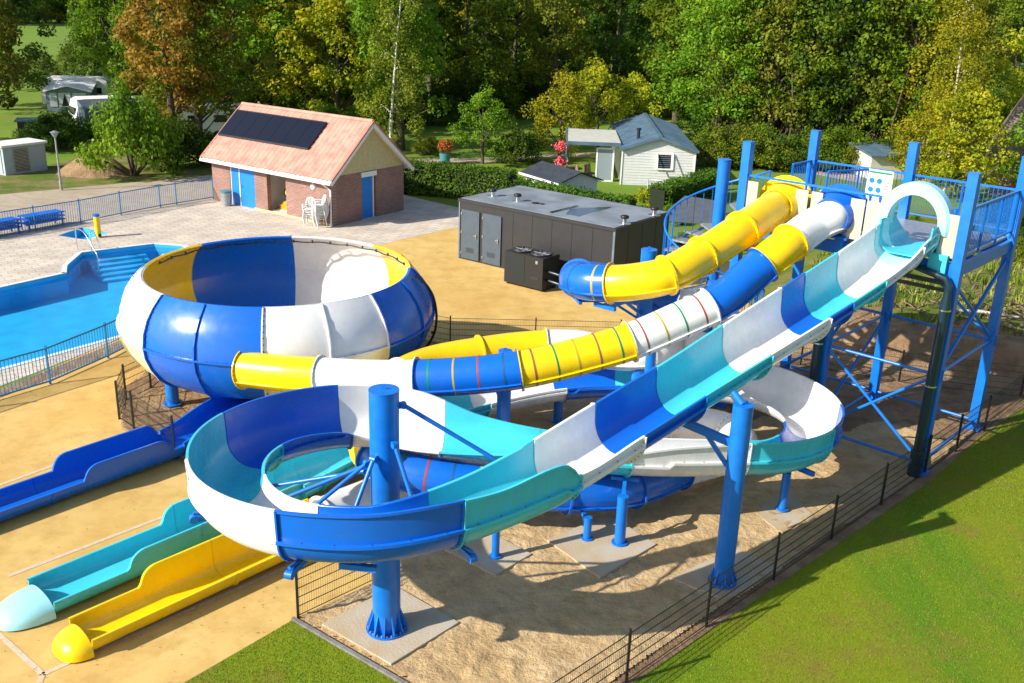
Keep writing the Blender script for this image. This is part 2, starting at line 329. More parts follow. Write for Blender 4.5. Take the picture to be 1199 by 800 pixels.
def W(*px): return [tuple(G(x, y)[:2]) for x, y in px]
def inside(p, poly):
    x, y = p; c = False; j = len(poly)-1
    for i in range(len(poly)):
        xi, yi = poly[i][:2]; xj, yj = poly[j][:2]
        if (yi > y) != (yj > y) and x < (xj-xi)*(y-yi)/(yj-yi)+xi: c = not c
        j = i
    return c
def vnoise(x, y, seed=0):
    "cheap smooth value noise for arrays"
    r = np.random.default_rng(seed).random((64, 64)); x = np.asarray(x)%64; y = np.asarray(y)%64
    i = np.floor(x).astype(int); j = np.floor(y).astype(int); fx = x-i; fy = y-j; fx = fx*fx*(3-2*fx); fy = fy*fy*(3-2*fy)
    a = r[i%64, j%64]; b = r[(i+1)%64, j%64]; c = r[i%64, (j+1)%64]; d = r[(i+1)%64, (j+1)%64]
    return a*(1-fx)*(1-fy)+b*fx*(1-fy)+c*(1-fx)*fy+d*fx*fy
# ================================================================ SLIDES
def tpoly(w, r, hl, hr, off=0., flare=.05):
    "section polyline of an open trough from left rim to right rim, offset outwards by off"
    pts = []; nrm = []
    def side(sg, h):
        q = []
        th = math.acos(max(-1, min(1, (r-h)/r))) if h < r else math.pi/2
        if h > r:
            for k in range(3): f = k/3; q.append((sg*(w/2+flare*(1-f)*(h-r)), h-(h-r)*f, sg, 0))
        else:
            for k in range(3): a = th-(th*.02)*k; q.append((sg*(w/2-r+r*math.sin(a)), r-r*math.cos(a), sg*math.sin(a), -math.cos(a)))
            th *= .94
        for k in range(9):
            a = th*(1-k/8); q.append((sg*(w/2-r+r*math.sin(a)), r-r*math.cos(a), sg*math.sin(a), -math.cos(a)))
        return q
    L = side(-1, hl); Rr = side(1, hr)
    q = L+([] if w/2-r > .02 else [])+Rr[::-1][(0 if w/2-r > .02 else 1):]
    return [(x+nx*off, z+nz*off) for x, z, nx, nz in q]
def frames(Rw):
    P = Rw[:, :3]; T = np.gradient(P, axis=0); T[:, 2] = 0; T /= np.linalg.norm(T, axis=1)[:, None]
    Nn = np.stack([T[:, 1], -T[:, 0], 0*T[:, 0]], 1); return P, T, Nn
def at_row(S, Rw, s): return np.array([np.interp(s, S, Rw[:, k]) for k in range(Rw.shape[1])])
def rows_between(S, Rw, a, b, step=.12):
    n = max(2, int((b-a)/step)); ss = np.linspace(a, b, n+1); return ss, np.array([at_row(S, Rw, s) for s in ss])
def grid_strip(mb, polys, mi=0, smooth=True, flip=False):
    "polys: list of equal-length point lists -> quads"
    n = len(polys[0]); vs = [p for q in polys for p in q]; fs = []
    for j in range(len(polys)-1):
        for i in range(n-1):
            f = (j*n+i, (j+1)*n+i, (j+1)*n+i+1, j*n+i+1); fs.append(f[::-1] if flip else f)
    mb.add(vs, fs, mi, smooth)
def path_frame(S, Rw, s):
    e = .03; a = at_row(S, Rw, max(0, s-e)); b = at_row(S, Rw, min(S[-1], s+e)); r = at_row(S, Rw, s)
    t = (b-a)[:3]; t[2] = 0; t /= np.linalg.norm(t); return r, t, np.array([t[1], -t[0], 0])
def trough_section(S, Rw, s0, s1, col, parent, name='trough_section', w=1.16, r=.5, th=.022, widen=.03, endfl=.075, startfl=.05, ridge=True, bolts=True, label=None, fine=.11):
    mb = MB(); inner = []; outer = []; rims = {-1: [], 1: []}; rid = {-1: [], 1: []}; loc = None
    ss = np.linspace(s0+.004, s1-.004, max(3, int((s1-s0)/fine)+1))
    for s in ss:
        row, t, n = path_frame(S, Rw, s); f = (s-s0)/(s1-s0); ww = w+2*widen*f
        hl, hr = row[3], row[4]
        mk = lambda x, z: row[:3]+n*x+np.array([0, 0, z])
        inner.append([mk(x, z) for x, z in tpoly(ww, r, hl, hr)])
        po = tpoly(ww, r, hl, hr, th); outer.append([mk(x, z-(.0)) for x, z in po])
        for sg, p in ((-1, tpoly(ww, r, hl, hr)[0]), (1, tpoly(ww, r, hl, hr)[-1])):
            x, z = p; rims[sg].append([mk(x, z), mk(x+sg*.01, z+.012), mk(x+sg*.055, z+.012), mk(x+sg*.06, z-.03), mk(x+sg*th, z-.03)])
        if ridge:
            for sg, h in ((-1, hl), (1, hr)):
                if h > .45:
                    zz = .50 if h > .85 else .40; x = tpoly(ww, r, hl, hr, th); j = min(range(len(x)), key=lambda q: abs(x[q][1]-zz)+(0 if (x[q][0] > 0) == (sg > 0) else 9)); X = x[j]
                    rid[sg].append([mk(X[0]-sg*.01, X[1]+.028), mk(X[0]+sg*.068, X[1]+.026), mk(X[0]+sg*.07, X[1]-.026), mk(X[0]-sg*.012, X[1]-.028)])
                else: rid[sg].append(None)
    grid_strip(mb, inner, 0, True); grid_strip(mb, outer, 0, True, True)
    for sg in (-1, 1):
        grid_strip(mb, rims[sg], 0, False, sg > 0)
        run = []
        for q in rid[sg]+[None]:
            if q is None:
                if len(run) > 2: grid_strip(mb, run, 0, False, sg > 0)
                run = []
            else: run.append(q)
    for k in (0, -1):           # close the cut ends
        a, b = inner[k], outer[k]; grid_strip(mb, [a, b], 0, False, k == 0)
    if bolts and ridge:
        for sg in (-1, 1):
            for q in rid[sg][2::4]:
                if q is not None: p = (q[0]+q[1])/2; mb.cyl(p-[0, 0, .01], p+[0, 0, .012], .011, n=6, mi=1)
    c = at_row(S, Rw, (s0+s1)/2)[:3]
    o = mb.build(name, [col, 'bolt'], parent, tuple(c), label)
    # flange collars with bolts
    dep = []
    if endfl: dep.append((s1-.028, s1-.002, endfl, 1))
    if startfl: dep.append((s0+.002, s0+.028, startfl, 0))
    for a, b, d, e in dep:
        rings = []; fl = MB()
        for s, dd in ((a, th), (a, d), (b, d), (b, th)):
            row, t, n = path_frame(S, Rw, s); f = (s-s0)/(s1-s0)
            rings.append([row[:3]+n*x+np.array([0, 0, z]) for x, z in tpoly(w+2*widen*f, r, row[3], row[4], dd)])
        for q in range(3): grid_strip(fl, [rings[q], rings[q+1]], 0, False, True)
        if bolts:
            mid = [(np.array(p)+np.array(q))/2 for p, q in zip(rings[2], rings[3])]; row, t, n = path_frame(S, Rw, b); acc = 0; last = mid[0]
            for p in mid:
                acc += np.linalg.norm(p-last); last = p
                if acc > .085: acc = 0; fl.cyl(p-t*.034, p+t*.008, .011, n=6, mi=1)
        fl.build('flange', [col, 'bolt'], o, tuple(c))
    return o
def tube_section(S, Rw, s0, s1, col, parent, rad=.44, name='tube_section', fl0=True, fl1=True, stripes=None, seam=True, label=None, open_ends=True):
    mb = MB(); n_ = 28; c = at_row(S, Rw, (s0+s1)/2)[:3]
    ss = np.linspace(s0, s1, max(3, int((s1-s0)/.12)+1))
    def frame3(s):
        e = .04; a = at_row(S, Rw, max(0, s-e))[:3]; b = at_row(S, Rw, min(S[-1], s+e))[:3]; t = b-a; t /= np.linalg.norm(t)
        u = np.cross(t, [0, 0, 1.]); u /= np.linalg.norm(u); v = np.cross(u, t); return at_row(S, Rw, s)[:3], t, u, v
    def ring(s, rr): p, t, u, v = frame3(s); return [p+rr*(u*math.cos(a)+v*math.sin(a)) for a in np.linspace(0, 2*math.pi, n_+1)]
    def strip(rs, mi=0, smooth=True, flip=False, m_=mb): grid_strip(m_, rs, mi, smooth, flip)
    strip([ring(s, rad) for s in ss]); strip([ring(s, rad-.02) for s in ss], 0, True, True)
    strip([ring(ss[0], rad-.02), ring(ss[0], rad)], 0, False); strip([ring(ss[-1], rad), ring(ss[-1], rad-.02)], 0, False)
    if seam:
        for an in (-.42, math.pi+.42):
            q = []
            for s in ss:
                p, t, u, v = frame3(s); d = u*math.cos(an)+v*math.sin(an); k = np.cross(t, d); b = p+d*rad
                q.append([b-d*.01+k*.016, b+d*.045+k*.014, b+d*.045-k*.014, b-d*.01-k*.016])
            grid_strip(mb, q, 0, False, False)
    o = mb.build(name, [col], parent, tuple(c), label)
    for on, a, b in ((fl0, s0, s0+.025), (fl1, s1-.025, s1)):
        if not on: continue
        fl = MB()
        rs = [ring(a, rad), ring(a, rad+.062), ring(b, rad+.062), ring(b, rad)]
        for q in range(3): strip([rs[q], rs[q+1]], 0, False, False, fl)
        p, t, u, v = frame3((a+b)/2)
        for k in range(26): d = u*math.cos(k*2*math.pi/26)+v*math.sin(k*2*math.pi/26); fl.cyl(p+d*(rad+.036)-t*.02, p+d*(rad+.036)+t*.02, .011, n=6, mi=1)
        fl.build('flange', [col, 'bolt'], o, tuple(c))
    if stripes:
        s = s0+.35; k = 0; cols = stripes; L = s1-s0; n = max(1, int(L/.5)); 
        for k in range(n):
            s = s0+L*(k+.6)/(n+.2); m2 = MB(); rs = [ring(s-.022, rad+.004), ring(s+.022, rad+.004)]; grid_strip(m2, rs, 0, True)
            m2.build('stripe', [cols[k % len(cols)]], o, tuple(at_row(S, Rw, s)[:3]))
    return o
# ---------------------------------------------------------------- open body slide with two loops
S3s, S3r = smooth_path(S3)
sl = thing('open_body_slide', 'open blue, white and turquoise slide from the arched tub through two loops to turquoise lane', 'water slide', (C1[0], C1[1], 0))
brk = [(.35,'aqua'),(1.0,'white'),(2.6,'turq'),(3.9,'blue'),(4.75,'white'),(6.8,'turq'),(8.85,'blue'),(10.55,'white'),(12.1,'turq'),(14.35,'blue'),(16.75,'white'),(19.1,'turq'),(20.95,'dblue'),(23.25,'white'),(25.3,'turq'),(27.4,'turq'),(29.2,'white'),(31.9,'turq'),(33.9,'blue'),(35.2,'white'),(39.4,'turq'),(41.2,'blue'),(42.8,'white'),(45.1,'turq'),(47.6,'turq'),(50.2,'turq'),(S3s[-1],None)]
SEC = []
for i in range(len(brk)-1):
    straight = brk[i][0] < 12; c_ = brk[i][1]
    if 1.0 < brk[i][0] < 12 and c_ == 'turq': c_ = 'turq'
    SEC.append(trough_section(S3s, S3r, brk[i][0], brk[i+1][0], c_, sl, widen=-.02 if straight else .012, endfl=.06 if straight else .07, startfl=.10 if straight else .06))
# entry tub with its arch
T1 = np.array([10.22, 22.12]); TA = np.array([.741, -.671]); TB = np.array([.671, .741])
def TW(u, v, z): w = T1+TA*u+TB*v; return np.array([w[0], w[1], z])
DZ = 5.45
def entry():
    u0 = -1.17
    m = MB()      # tub floor and walls, open towards the deck
    nrow = []
    for v in np.linspace(1.15, -.42, 14):
        hw = .58+.06*max(0, v); h = .72 if v < .4 else .72-.5*(v-.4)/.75; p = tpoly(2*hw, .35, h, h)
        nrow.append([TW(u0-x, v, 5.45+.03*min(1, max(0, v+.2))+z) for x, z in p])
    grid_strip(m, nrow); 
    nrow2 = [[q+np.array([0, 0, -.001])+0 for q in r_] for r_ in nrow]
    out = []
    for v in np.linspace(1.15, -.42, 14):
        hw = .58+.06*max(0, v); h = .72 if v < .4 else .72-.5*(v-.4)/.75; p = tpoly(2*hw, .35, h, h, .03)
        out.append([TW(u0-x, v, 5.45+.03*min(1, max(0, v+.2))+z) for x, z in p])
    grid_strip(m, out, 0, True, True); grid_strip(m, [nrow[0], out[0]], 0, False); grid_strip(m, [nrow[-1], out[-1]], 0, False)
    m.build('entry_tub', 'turq', sl)
    # front fascia panel of the tub, seen below the arch on the right
    f = MB(); f.add([TW(-.50, -.06, 4.98), TW(-.28, -.06, 4.98), TW(-.28, -.06, 6.1), TW(-.54, -.06, 6.1), TW(-.50, .02, 4.98), TW(-.28, .02, 4.98), TW(-.28, .02, 6.1), TW(-.54, .02, 6.1)],
        [(0,1,2,3),(7,6,5,4),(1,5,6,2),(0,3,7,4),(3,2,6,7),(0,4,5,1)])
    f.box(TW(-.42, -.08, 5.28), (.42, .16, .52), math.atan2(TA[1], TA[0])); f.build('side_fascia', 'turq', sl)
    # arch: flat curved band
    a = MB(); sec = []
    for k in range(33):
        t = math.pi*(-.06+1.12*k/32); cx = math.cos(t); sz = math.sin(t); q = []
        for rr, v in ((.60, -.12), (.60, .26), (.80, .26), (.86, .2), (.86, -.06), (.80, -.12), (.60, -.12)):
            q.append(TW(u0+rr*cx, v, 6.13+rr*1.12*sz))
        sec.append(q)
    grid_strip(a, sec, 0, False, False); a.add(sec[0][:6], [(0,1,2,3,4,5)]); a.add(sec[-1][:6], [(5,4,3,2,1,0)])
    a.build('entry_arch', 'aqua', sl)
entry()
# brackets under the ring
def brackets():
    for s in (14.2, 16.6, 19.0, 33.5):
        row, t, n = path_frame(S3s, S3r, s); m = MB(); p = row[:3]+[0, 0, -.06]
        m.bar(p-n*.62, p+n*.55, .09, .11); m.cyl(p-n*.62-t*.06, p-n*.62+t*.06, .075, n=10); m.cyl(p-n*.62+[0, 0, .12], p-n*.3+[0,0,.06], .03, n=6)
        m.build('support_bracket', 'steel', sl)
brackets()
# landing lanes ------------------------------------------------------------
def lane_rows(B, A, raise0, raise1, low=.36, high=.78, z0=.06, z1=.1, zstart=None):
    "B start (upper) xy, A end xy; walls high between distances raise0..raise1 measured from the end"
    low, high = (.30, .64)
    B = np.array(B, float); A = np.array(A, float); L = np.linalg.norm(A-B); rows = []
    n = int(L/.05)
    for k in range(n+1):
        s = L*k/n; d = L-s; p = B+(A-B)*k/n
        def h(r0, r1):
            up = min(max((d-r0)/.34, 0), 1); dn = min(max((r1-d)/.34, 0), 1); q = min(up, dn); return low+(high-low)*math.sqrt(max(0, 1-(1-q)**2))
        rows.append((p[0], p[1], z1+(z0-z1)*k/n, h(*raise1), h(*raise0)))
    rows = np.array(rows); S = np.concatenate([[0], np.cumsum(np.linalg.norm(np.diff(rows[:, :2], axis=0), axis=1))]); return S, rows
def nose(parent, A, d, w, h, col, L=.62, z=.04):
    m = MB(); n = np.array([d[1], -d[0]]); g_ = []; gi = []
    for lst, o in ((g_, .03), (gi, 0)):
        for j in range(9):
            ps = math.pi/2*j/8; lst.append([])
            for k in range(17):
                ph = math.pi*k/16; x = -(w/2+o)*math.cos(ph)*(math.cos(ps)**.7 if j < 8 else 0); y = (L+o)*math.sin(ps); zz = z+(h+o)*math.sin(ph)**.75*(math.cos(ps)**.9 if j < 8 else 0)
                lst[-1].append((A[0]+n[0]*x+d[0]*y, A[1]+n[1]*x+d[1]*y, zz))
    grid_strip(m, g_, 0, True, True); grid_strip(m, gi, 0, True, False); grid_strip(m, [gi[0], g_[0]], 0, False, True)
    # skirt lip
    m.build('landing_nose', col, parent)
def lane(parent, B, A, r_near, r_far, col, w, nose_col=None, segs=(0, .45, 1), L=.6):
    S, rows = lane_rows(B, A, r_far, r_near)
    for i in range(len(segs)-1):
        trough_section(S, rows, S[-1]*segs[i], S[-1]*segs[i+1], col, parent, 'lane_section', w=w, r=.2, ridge=False, endfl=.0 if i == len(segs)-2 else .05, startfl=.04, widen=0, bolts=False, fine=.03)
    d = (np.array(A)-np.array(B)); d /= np.linalg.norm(d)
    if nose_col: nose(parent, np.array(A), d, w+.05, .33, nose_col, L)
    # ribs on the raised outer walls
    return S, rows
lane(sl, (-4.87, 19.52), (-8.47, 15.35), (1.45, 9), (2.75, 9), 'turq', 1.0, 'aqua', L=.82)
# ---------------------------------------------------------------- enclosed slide to the bowl
S1px = [((950,266),5.72),((917,291),5.35),((880,321),4.8),((842,353),4.25),((790,378),3.8),((738,400),3.4),((672,419),3.05),((610,433),2.8),((548,440),2.6),((487,443),2.45),((430,443),2.33),((375,440),2.24),((330,437),2.18),((285,432),2.1),((272,431),2.08)]
S1 = [tuple(TW(-3.12, .25, 5.98)), tuple(TW(-3.15, -.15, 5.93))]+[tuple(G(*p_, z_)) for p_, z_ in S1px]
S1s, S1r = smooth_path(S1)
def s_at(S, Rw, px, lo=0, hi=1e9):
    best = None
    for s, r in zip(S, Rw):
        if lo <= s <= hi:
            d = abs(proj(r[:3])[0]-px)
            if best is None or d < best[0]: best = (d, s)
    return best[1]
bs = thing('bowl_slide', 'tube slide with striped sections running across the middle into the big open bowl', 'water slide', (-6.55, 26.43, 0))
b1 = [s_at(S1s, S1r, x) for x in (926, 893, 831, 738, 610, 487, 375, 287)]
st1 = ['navy', 'brown', 'olive', 'green', 'red']
for a, b, c, st in zip([.05]+b1[:-1], b1, ['white', 'yellow', 'blue', 'white', 'yellow', 'blue', 'white', 'yellow'], [0, 0, 0, st1[::-1], ['green', 'brown', 'olive', 'green', 'brown'], ['navy', 'red', 'olive', 'green', 'brown'], 0, 0]):
    tube_section(S1s, S1r, a, b, c, bs, stripes=st)
def hood(parent, u, col, zc=6.0, side=1):
    m = MB(); q = []; q2 = []
    for k in range(15):
        v = -.28+.62*k/14; f = k/14; rr = .43+.17*f**1.5
        for lst, o in ((q, 0), (q2, -.025)):
            lst.append([TW(u+(rr+o)*math.cos(a)*1.12, v, zc-.02+(rr+o)*math.sin(a)+.03*f) for a in np.linspace(-.6, math.pi+.6, 29)])
    grid_strip(m, q, 0, True, True); grid_strip(m, q2, 0, True, False); grid_strip(m, [q[-1], q2[-1]], 0, False, True); grid_strip(m, [q[0], q2[0]], 0, False)
    fl = [[TW(u+rr*math.cos(a)*1.12, .345, zc+.01+rr*math.sin(a)) for a in np.linspace(-.6, math.pi+.6, 29)] for rr in (.58, .70)]
    grid_strip(m, fl, 0, False, True); grid_strip(m, [[p+np.array([*(-TB*.02), 0]) for p in r_] for r_ in fl], 0, False)
    m.box(TW(u, .1, 5.47), (.95, .6, .05), math.atan2(TA[1], TA[0])); m.build('entry_hood', col, parent)
hood(bs, -3.12, 'blue')
# bowl
BC = np.array([-6.55, 26.43, 0.])
def bowl():
    prof = [(3.64,3.52),(3.72,3.44),(3.92,3.22),(4.10,2.95),(4.23,2.62),(4.28,2.262)]
    low = [(4.28,2.26),(4.25,1.98),(4.12,1.65),(3.9,1.32),(3.62,1.08),(3.25,.93),(2.4,.8),(1.3,.72),(.45,.7)]
    cols = ['white', 'blue', 'white', 'blue', 'yellow', 'white', 'blue', 'yellow']
    lcols = ['cream', 'blue', 'cream', 'blue', 'yellow', 'cream', 'blue', 'yellow']
    st = [-173, -128, -83, -38, 7, 52, 97, 142]
    for k in range(8):
        a0 = R(st[k]); a1 = a0+R(45)
        for pr, co, nm in ((prof, cols[k], 'wall_panel'), (low, lcols[k], 'floor_panel')):
            m = MB(); q = 12
            m.lathe(pr[::-1], BC, q, 0, a0, a1); inn = [(r-.035, z+(.02 if z < 1.4 else 0)) for r, z in pr]; m.lathe(inn, BC, q, 1, a0, a1)
            # rim / bottom edges
            m.lathe([pr[0], inn[0]] if nm == 'wall_panel' else [inn[0], pr[0]], BC, q, 0, a0, a1, False)
            # radial flanges at the edges and the middle rib, horizontal flange
            for a in (a0+.004, (a0+a1)/2, a1-.004):
                rib = [[BC+np.array([(r+d)*math.cos(a+o), (r+d)*math.sin(a+o), z-(d*.6 if z < 1.4 else 0)]) for r, z in pr] for d, o in ((-.0, -.0045), (.06, -.0045), (.06, .0045), (0, .0045))]
                grid_strip(m, rib, 0, False, False)
            if nm == 'wall_panel': m.lathe([(4.27,2.285),(4.345,2.285),(4.345,2.262),(4.27,2.262)][::-1], BC, q, 0, a0, a1, False); m.lathe([(3.64,3.525),(3.56,3.50),(3.58,3.46)], BC, q, 0, a0, a1, False)
            else: m.lathe([(4.27,2.26),(4.345,2.26),(4.345,2.235),(4.27,2.235)][::-1], BC, q, 0, a0, a1, False)
            bt = m
            if nm == 'wall_panel':
                for j in range(14): a = a0+R(45)*(j+.5)/14; p = BC+np.array([4.32*math.cos(a), 4.32*math.sin(a), 2.28]); bt.cyl(p-[0, 0, .03], p+[0, 0, .02], .012, n=6, mi=2)
            for a in (a0+.012,):
                for r, z in zip(np.interp(np.linspace(0, len(pr)-1, 12), range(len(pr)), [p[0] for p in pr]), np.interp(np.linspace(0, len(pr)-1, 12), range(len(pr)), [p[1] for p in pr])):
                    p = BC+np.array([(r+.03)*math.cos(a), (r+.03)*math.sin(a), z]); tt = np.array([-math.sin(a), math.cos(a), 0]); bt.cyl(p-tt*.02, p+tt*.02, .012, n=6, mi=2)
            m.build(nm, [co, 'white' if co == 'cream' else co, 'bolt'], bs)
    # water hose inside the rim at the back
    h = MB(); pts = [BC+np.array([3.57*math.cos(a), 3.57*math.sin(a), 3.36+.015*math.sin(a*23)]) for a in np.linspace(R(20), R(172), 90)]; h.tube(pts, .02, 6)
    for a in np.linspace(R(22), R(170), 17): p = BC+np.array([3.59*math.cos(a), 3.59*math.sin(a), 3.37]); h.box(p, (.03, .05, .09), a)
    h.build('rim_hose', 'black', bs)
    h = MB(); pts = [BC+np.array([r*math.cos(R(-2)), r*math.sin(R(-2)), z]) for r, z in ((3.8,3.45),(4.05,3.28),(4.28,2.95),(4.38,2.6),(4.41,2.2),(4.35,1.8),(4.15,1.4),(3.8,1.1))]
    h.tube(smooth_path(pts)[1], .035, 8); 
    for q in pts[1::2]: h.bar(q, q-(q-BC)*[.02, .02, 0], .05)
    h.build('feed_pipe', 'black', bs)
    # chute out of the middle
    S, Rr = smooth_path([(*(BC[:2]+[.2, .3]), .52, .3, .3), (-6.75, 25.0, .42, .42, .42), (-7.0, 23.9, .36, .45, .45), (-7.45, 22.95, .28, .45, .45), (-7.8, 22.2, .2, .42, .42), (-8.2, 21.68, .12, .38, .38)])
    L = S[-1]
    for a, b in ((0, .33), (.33, .66), (.66, 1)): trough_section(S, Rr, a*L, b*L, 'blue', bs, 'chute_section', w=.9, r=.4, ridge=False, bolts=False)
    d = MB(); d.lathe([(.5, .7), (.46, .5), (.44, .42)], BC, 24); d.lathe([(.44, .42), (.46, .5), (.5, .7)], BC, 24); d.build('drain_spout', 'dblue', bs)
    lane(bs, (-8.2, 21.68), (-12.7, 16.27), (4.6, 6.75), (4.35, 6.95), 'blue', .9, 'blue')
bowl()
# ---------------------------------------------------------------- long yellow tube slide
S2px = [((868,270),5.62),((823,299),5.15),((779,323),4.8),((745,330),4.62),((716,332),4.5)]
S2 = [tuple(TW(-4.62, .25, 5.98)), tuple(TW(-4.64, -.2, 5.93))]+[tuple(G(*p_, z_)) for p_, z_ in S2px]
e = S2[-1]
S2 += [(e[0]-.62, e[1]+.42, 4.4), (e[0]-.72, e[1]+1.2, 4.25), (e[0]-.1, e[1]+1.85, 4.05), (e[0]+.9, e[1]+2.05, 3.8), (4.3, 24.6, 3.4), (5.3, 24.4, 3.1), (5.7, 23.7, 2.8), (5.2, 23.1, 2.55),
       tuple(G(805, 398, 2.35)), tuple(G(762, 413, 2.2)), tuple(G(720, 414, 2.1)), tuple(G(670, 405, 2.0)), tuple(G(615, 407, 1.92)), tuple(G(555, 415, 1.84)), tuple(G(505, 425, 1.76)), tuple(G(470, 440, 1.7)), (-3.15, 22.0, 1.62), (-3.2, 20.6, 1.5), (-2.95, 19.5, 1.34), (-2.2, 18.95, 1.22), (-1.05, 18.75, 1.12), (.1, 18.72, .98), (1.3, 18.95, .84), (2.4, 19.25, .76), (3.3, 19.9, .70), (4.0, 20.6, .66), (4.9, 21.2, .64), (5.7, 22.1, .6), (5.5, 23.1, .57), (4.5, 23.4, .54), (3.2, 22.9, .52), (1.6, 22.0, .5), (.2, 21.3, .48), (-1.2, 20.5, .46), (-2.6, 19.4, .45), (-3.4, 18.62, .45), (-3.85, 18.12, .45)]
S2s, S2r = smooth_path(S2)
ys = thing('yellow_tube_slide', 'long tube slide starting yellow beside the spiral stair and ending in the yellow landing lane', 'water slide', (3, 23, 0))
q = [s_at(S2s, S2r, x, 0, 7) for x in (868, 823, 779, 716)]
k1 = q[-1]; sm = lambda px, lo, hi: s_at(S2s, S2r, px, lo, hi)
iA = sm(787, k1+3.5, k1+7); iB = sm(762, k1+8, k1+12); iC = sm(640, iB, iB+6); iD = sm(561, iC, iC+5); iE = sm(470, iD, iD+5)
b2 = [(.05,'yellow',0),(q[0],'yellow',0),(q[1],'yellow',0),(q[2],'yellow',0),(q[3],'blue',['olive','navy','green','navy']),(q[3]+1.6,'blue',0),(q[3]+3.2,'blue',0),(iA,'white',0),(iA+1.6,'white',0),(iB-1.3,'white',0),(iB,'white',0),(iC,'yellow',0),(iD,'yellow',0),(iE,'white',0),(iE+1.6,'white',0),(iE+3.3,'yellow',0),(iE+3.9,'blue',['olive','green','red','navy']),(iE+6.7,'blue',0),(iE+8.3,'blue',0),(iE+9.9,'blue',0),(iE+11.5,'white',0),(iE+13.1,'white',0),(iE+14.7,'white',0),(iE+16.6,'white',0),(iE+18.6,'white',0),(S2s[-1],None,0)]
b2 = [x for x in b2 if x[0] < S2s[-1]-.6 or x[1] is None]
for i in range(len(b2)-1): tube_section(S2s, S2r, b2[i][0], b2[i+1][0], b2[i][1], ys, stripes=b2[i][2])
hood(ys, -4.62, 'yellow')
lane(ys, (-3.85, 18.12), (-7.28, 14.26), (4.2, 9), (1.35, 9), 'yellow', .8, 'yellow', L=.42)
# ---------------------------------------------------------------- support columns
def pole(label, xy, h, r, cap=True, gus=8, arms=(), top_thin=None, name='support_column', struts=(), leg=None, flare=True):
    t = thing(name, label, 'steel column', (xy[0], xy[1], 0), group='blue columns that carry the slides')
    m = MB(); m.cyl((0, 0, .1), (0, 0, h), r, r, 28, cap=True); local(m, 'shaft', 'steel', t)
    b = MB(); b.cyl((0, 0, .085), (0, 0, .12), r*1.5, r*1.5, 28); local(b, 'base_plate', 'steel', t)
    if gus:
        for k in range(gus):
            a = 2*math.pi*k/gus; ca, sa = math.cos(a), math.sin(a); w = .012; q = []
            for s_ in (-w, w): q += [(r*ca-s_*sa, r*sa+s_*ca, .12), (r*1.45*ca-s_*sa, r*1.45*sa+s_*ca, .12), (r*1.45*ca-s_*sa, r*1.45*sa+s_*ca, .16), (r*ca-s_*sa, r*sa+s_*ca, .12+r*1.5)]
            g_ = MB(); g_.add(q, [(0,1,2,3),(7,6,5,4),(0,4,5,1),(1,5,6,2),(2,6,7,3)]); local(g_, 'gusset', 'steel', t)
        bt = MB()
        for k in range(gus*2): a = 2*math.pi*(k+.5)/(gus*2); bt.cyl((r*1.34*math.cos(a), r*1.34*math.sin(a), .12), (r*1.34*math.cos(a), r*1.34*math.sin(a), .15), .016, n=6)
        local(bt, 'bolt_ring', 'galv', t)
    if cap:
        c = MB(); c.cyl((0, 0, h), (0, 0, h+.02), r*1.02, n=28); c.add([(-.05,-.008,h+.02),(.05,-.008,h+.02),(.03,-.008,h+.09),(-.03,-.008,h+.09),(-.05,.008,h+.02),(.05,.008,h+.02),(.03,.008,h+.09),(-.03,.008,h+.09)], [(0,1,2,3),(7,6,5,4),(1,5,6,2),(3,2,6,7),(0,3,7,4)]); local(c, 'cap', 'steel', t)
    for z, p, w in arms:
        a = MB(); p = np.array(p, float)-[xy[0], xy[1], 0]; dx = p[:2]/np.linalg.norm(p[:2]); s0 = np.array([dx[0]*r*.9, dx[1]*r*.9, z]); a.bar(s0, p, w*.8, w)
        a.bar(p+[-dx[1]*.3, dx[0]*.3, 0], p+[dx[1]*.3, -dx[0]*.3, 0], w*.7, w*.7); a.bar(s0-[0, 0, .5], (s0+p)/2, w*.5, w*.5); local(a, 'arm', 'steel', t)
    for z, p in struts:
        a = MB(); p = np.array(p, float)-[xy[0], xy[1], 0]; dx = p[:2]/np.linalg.norm(p[:2]); s0 = np.array([dx[0]*(r+.07), dx[1]*(r+.07), z]); a.cyl(s0, p, .038, n=10)
        a.bar(np.array([dx[0]*r*.9, dx[1]*r*.9, z]), s0, .07, .1); a.cyl(s0-[dx[1]*.05, -dx[0]*.05, 0], s0+[dx[1]*.05, -dx[0]*.05, 0], .055, n=10); a.ball(p, .05, 8); local(a, 'strut', 'steel', t)
    if top_thin: a = MB(); a.cyl((0, 0, h), (top_thin[0]-xy[0], top_thin[1]-xy[1], top_thin[2]), .07, n=12); local(a, 'top_post', 'steel', t)
    return t
def rim_pt(s, dz=0): row, t, n = path_frame(S3s, S3r, s); return tuple(row[:3]+n*.66+np.array([0, 0, row[4]-.05+dz]))
def ring_pt(an, r, z): return (C1[0]+r*math.cos(R(an)), C1[1]+r*math.sin(R(an)), z)
pole('thick capped blue column standing inside the front loop on a concrete pad', (-2.08, 14.98), 4.72, .25, gus=12,
     struts=[(4.45, rim_pt(12.9)), (3.85, rim_pt(14.7)), (3.6, rim_pt(16.0)), (3.45, rim_pt(16.9)), (3.35, rim_pt(17.8)), (3.2, rim_pt(18.9, -.12))], arms=[(2.3, ring_pt(270, 2.9, 2.36), .14)])
pole('tall blue column at the fence holding up the long open slide', (4.33, 16.86), 3.88, .19, cap=True, gus=8, arms=[(3.1, (3.25, 17.25, 3.36), .15)], top_thin=(4.2, 17.15, 4.0))
pole('slim blue column on the pale pad below the blue curved tube, the taller of two', (2.41, 18.17), 1.2, .115, cap=False, gus=0, arms=[(1.15, (2.5, 18.75, 1.3), .1)])
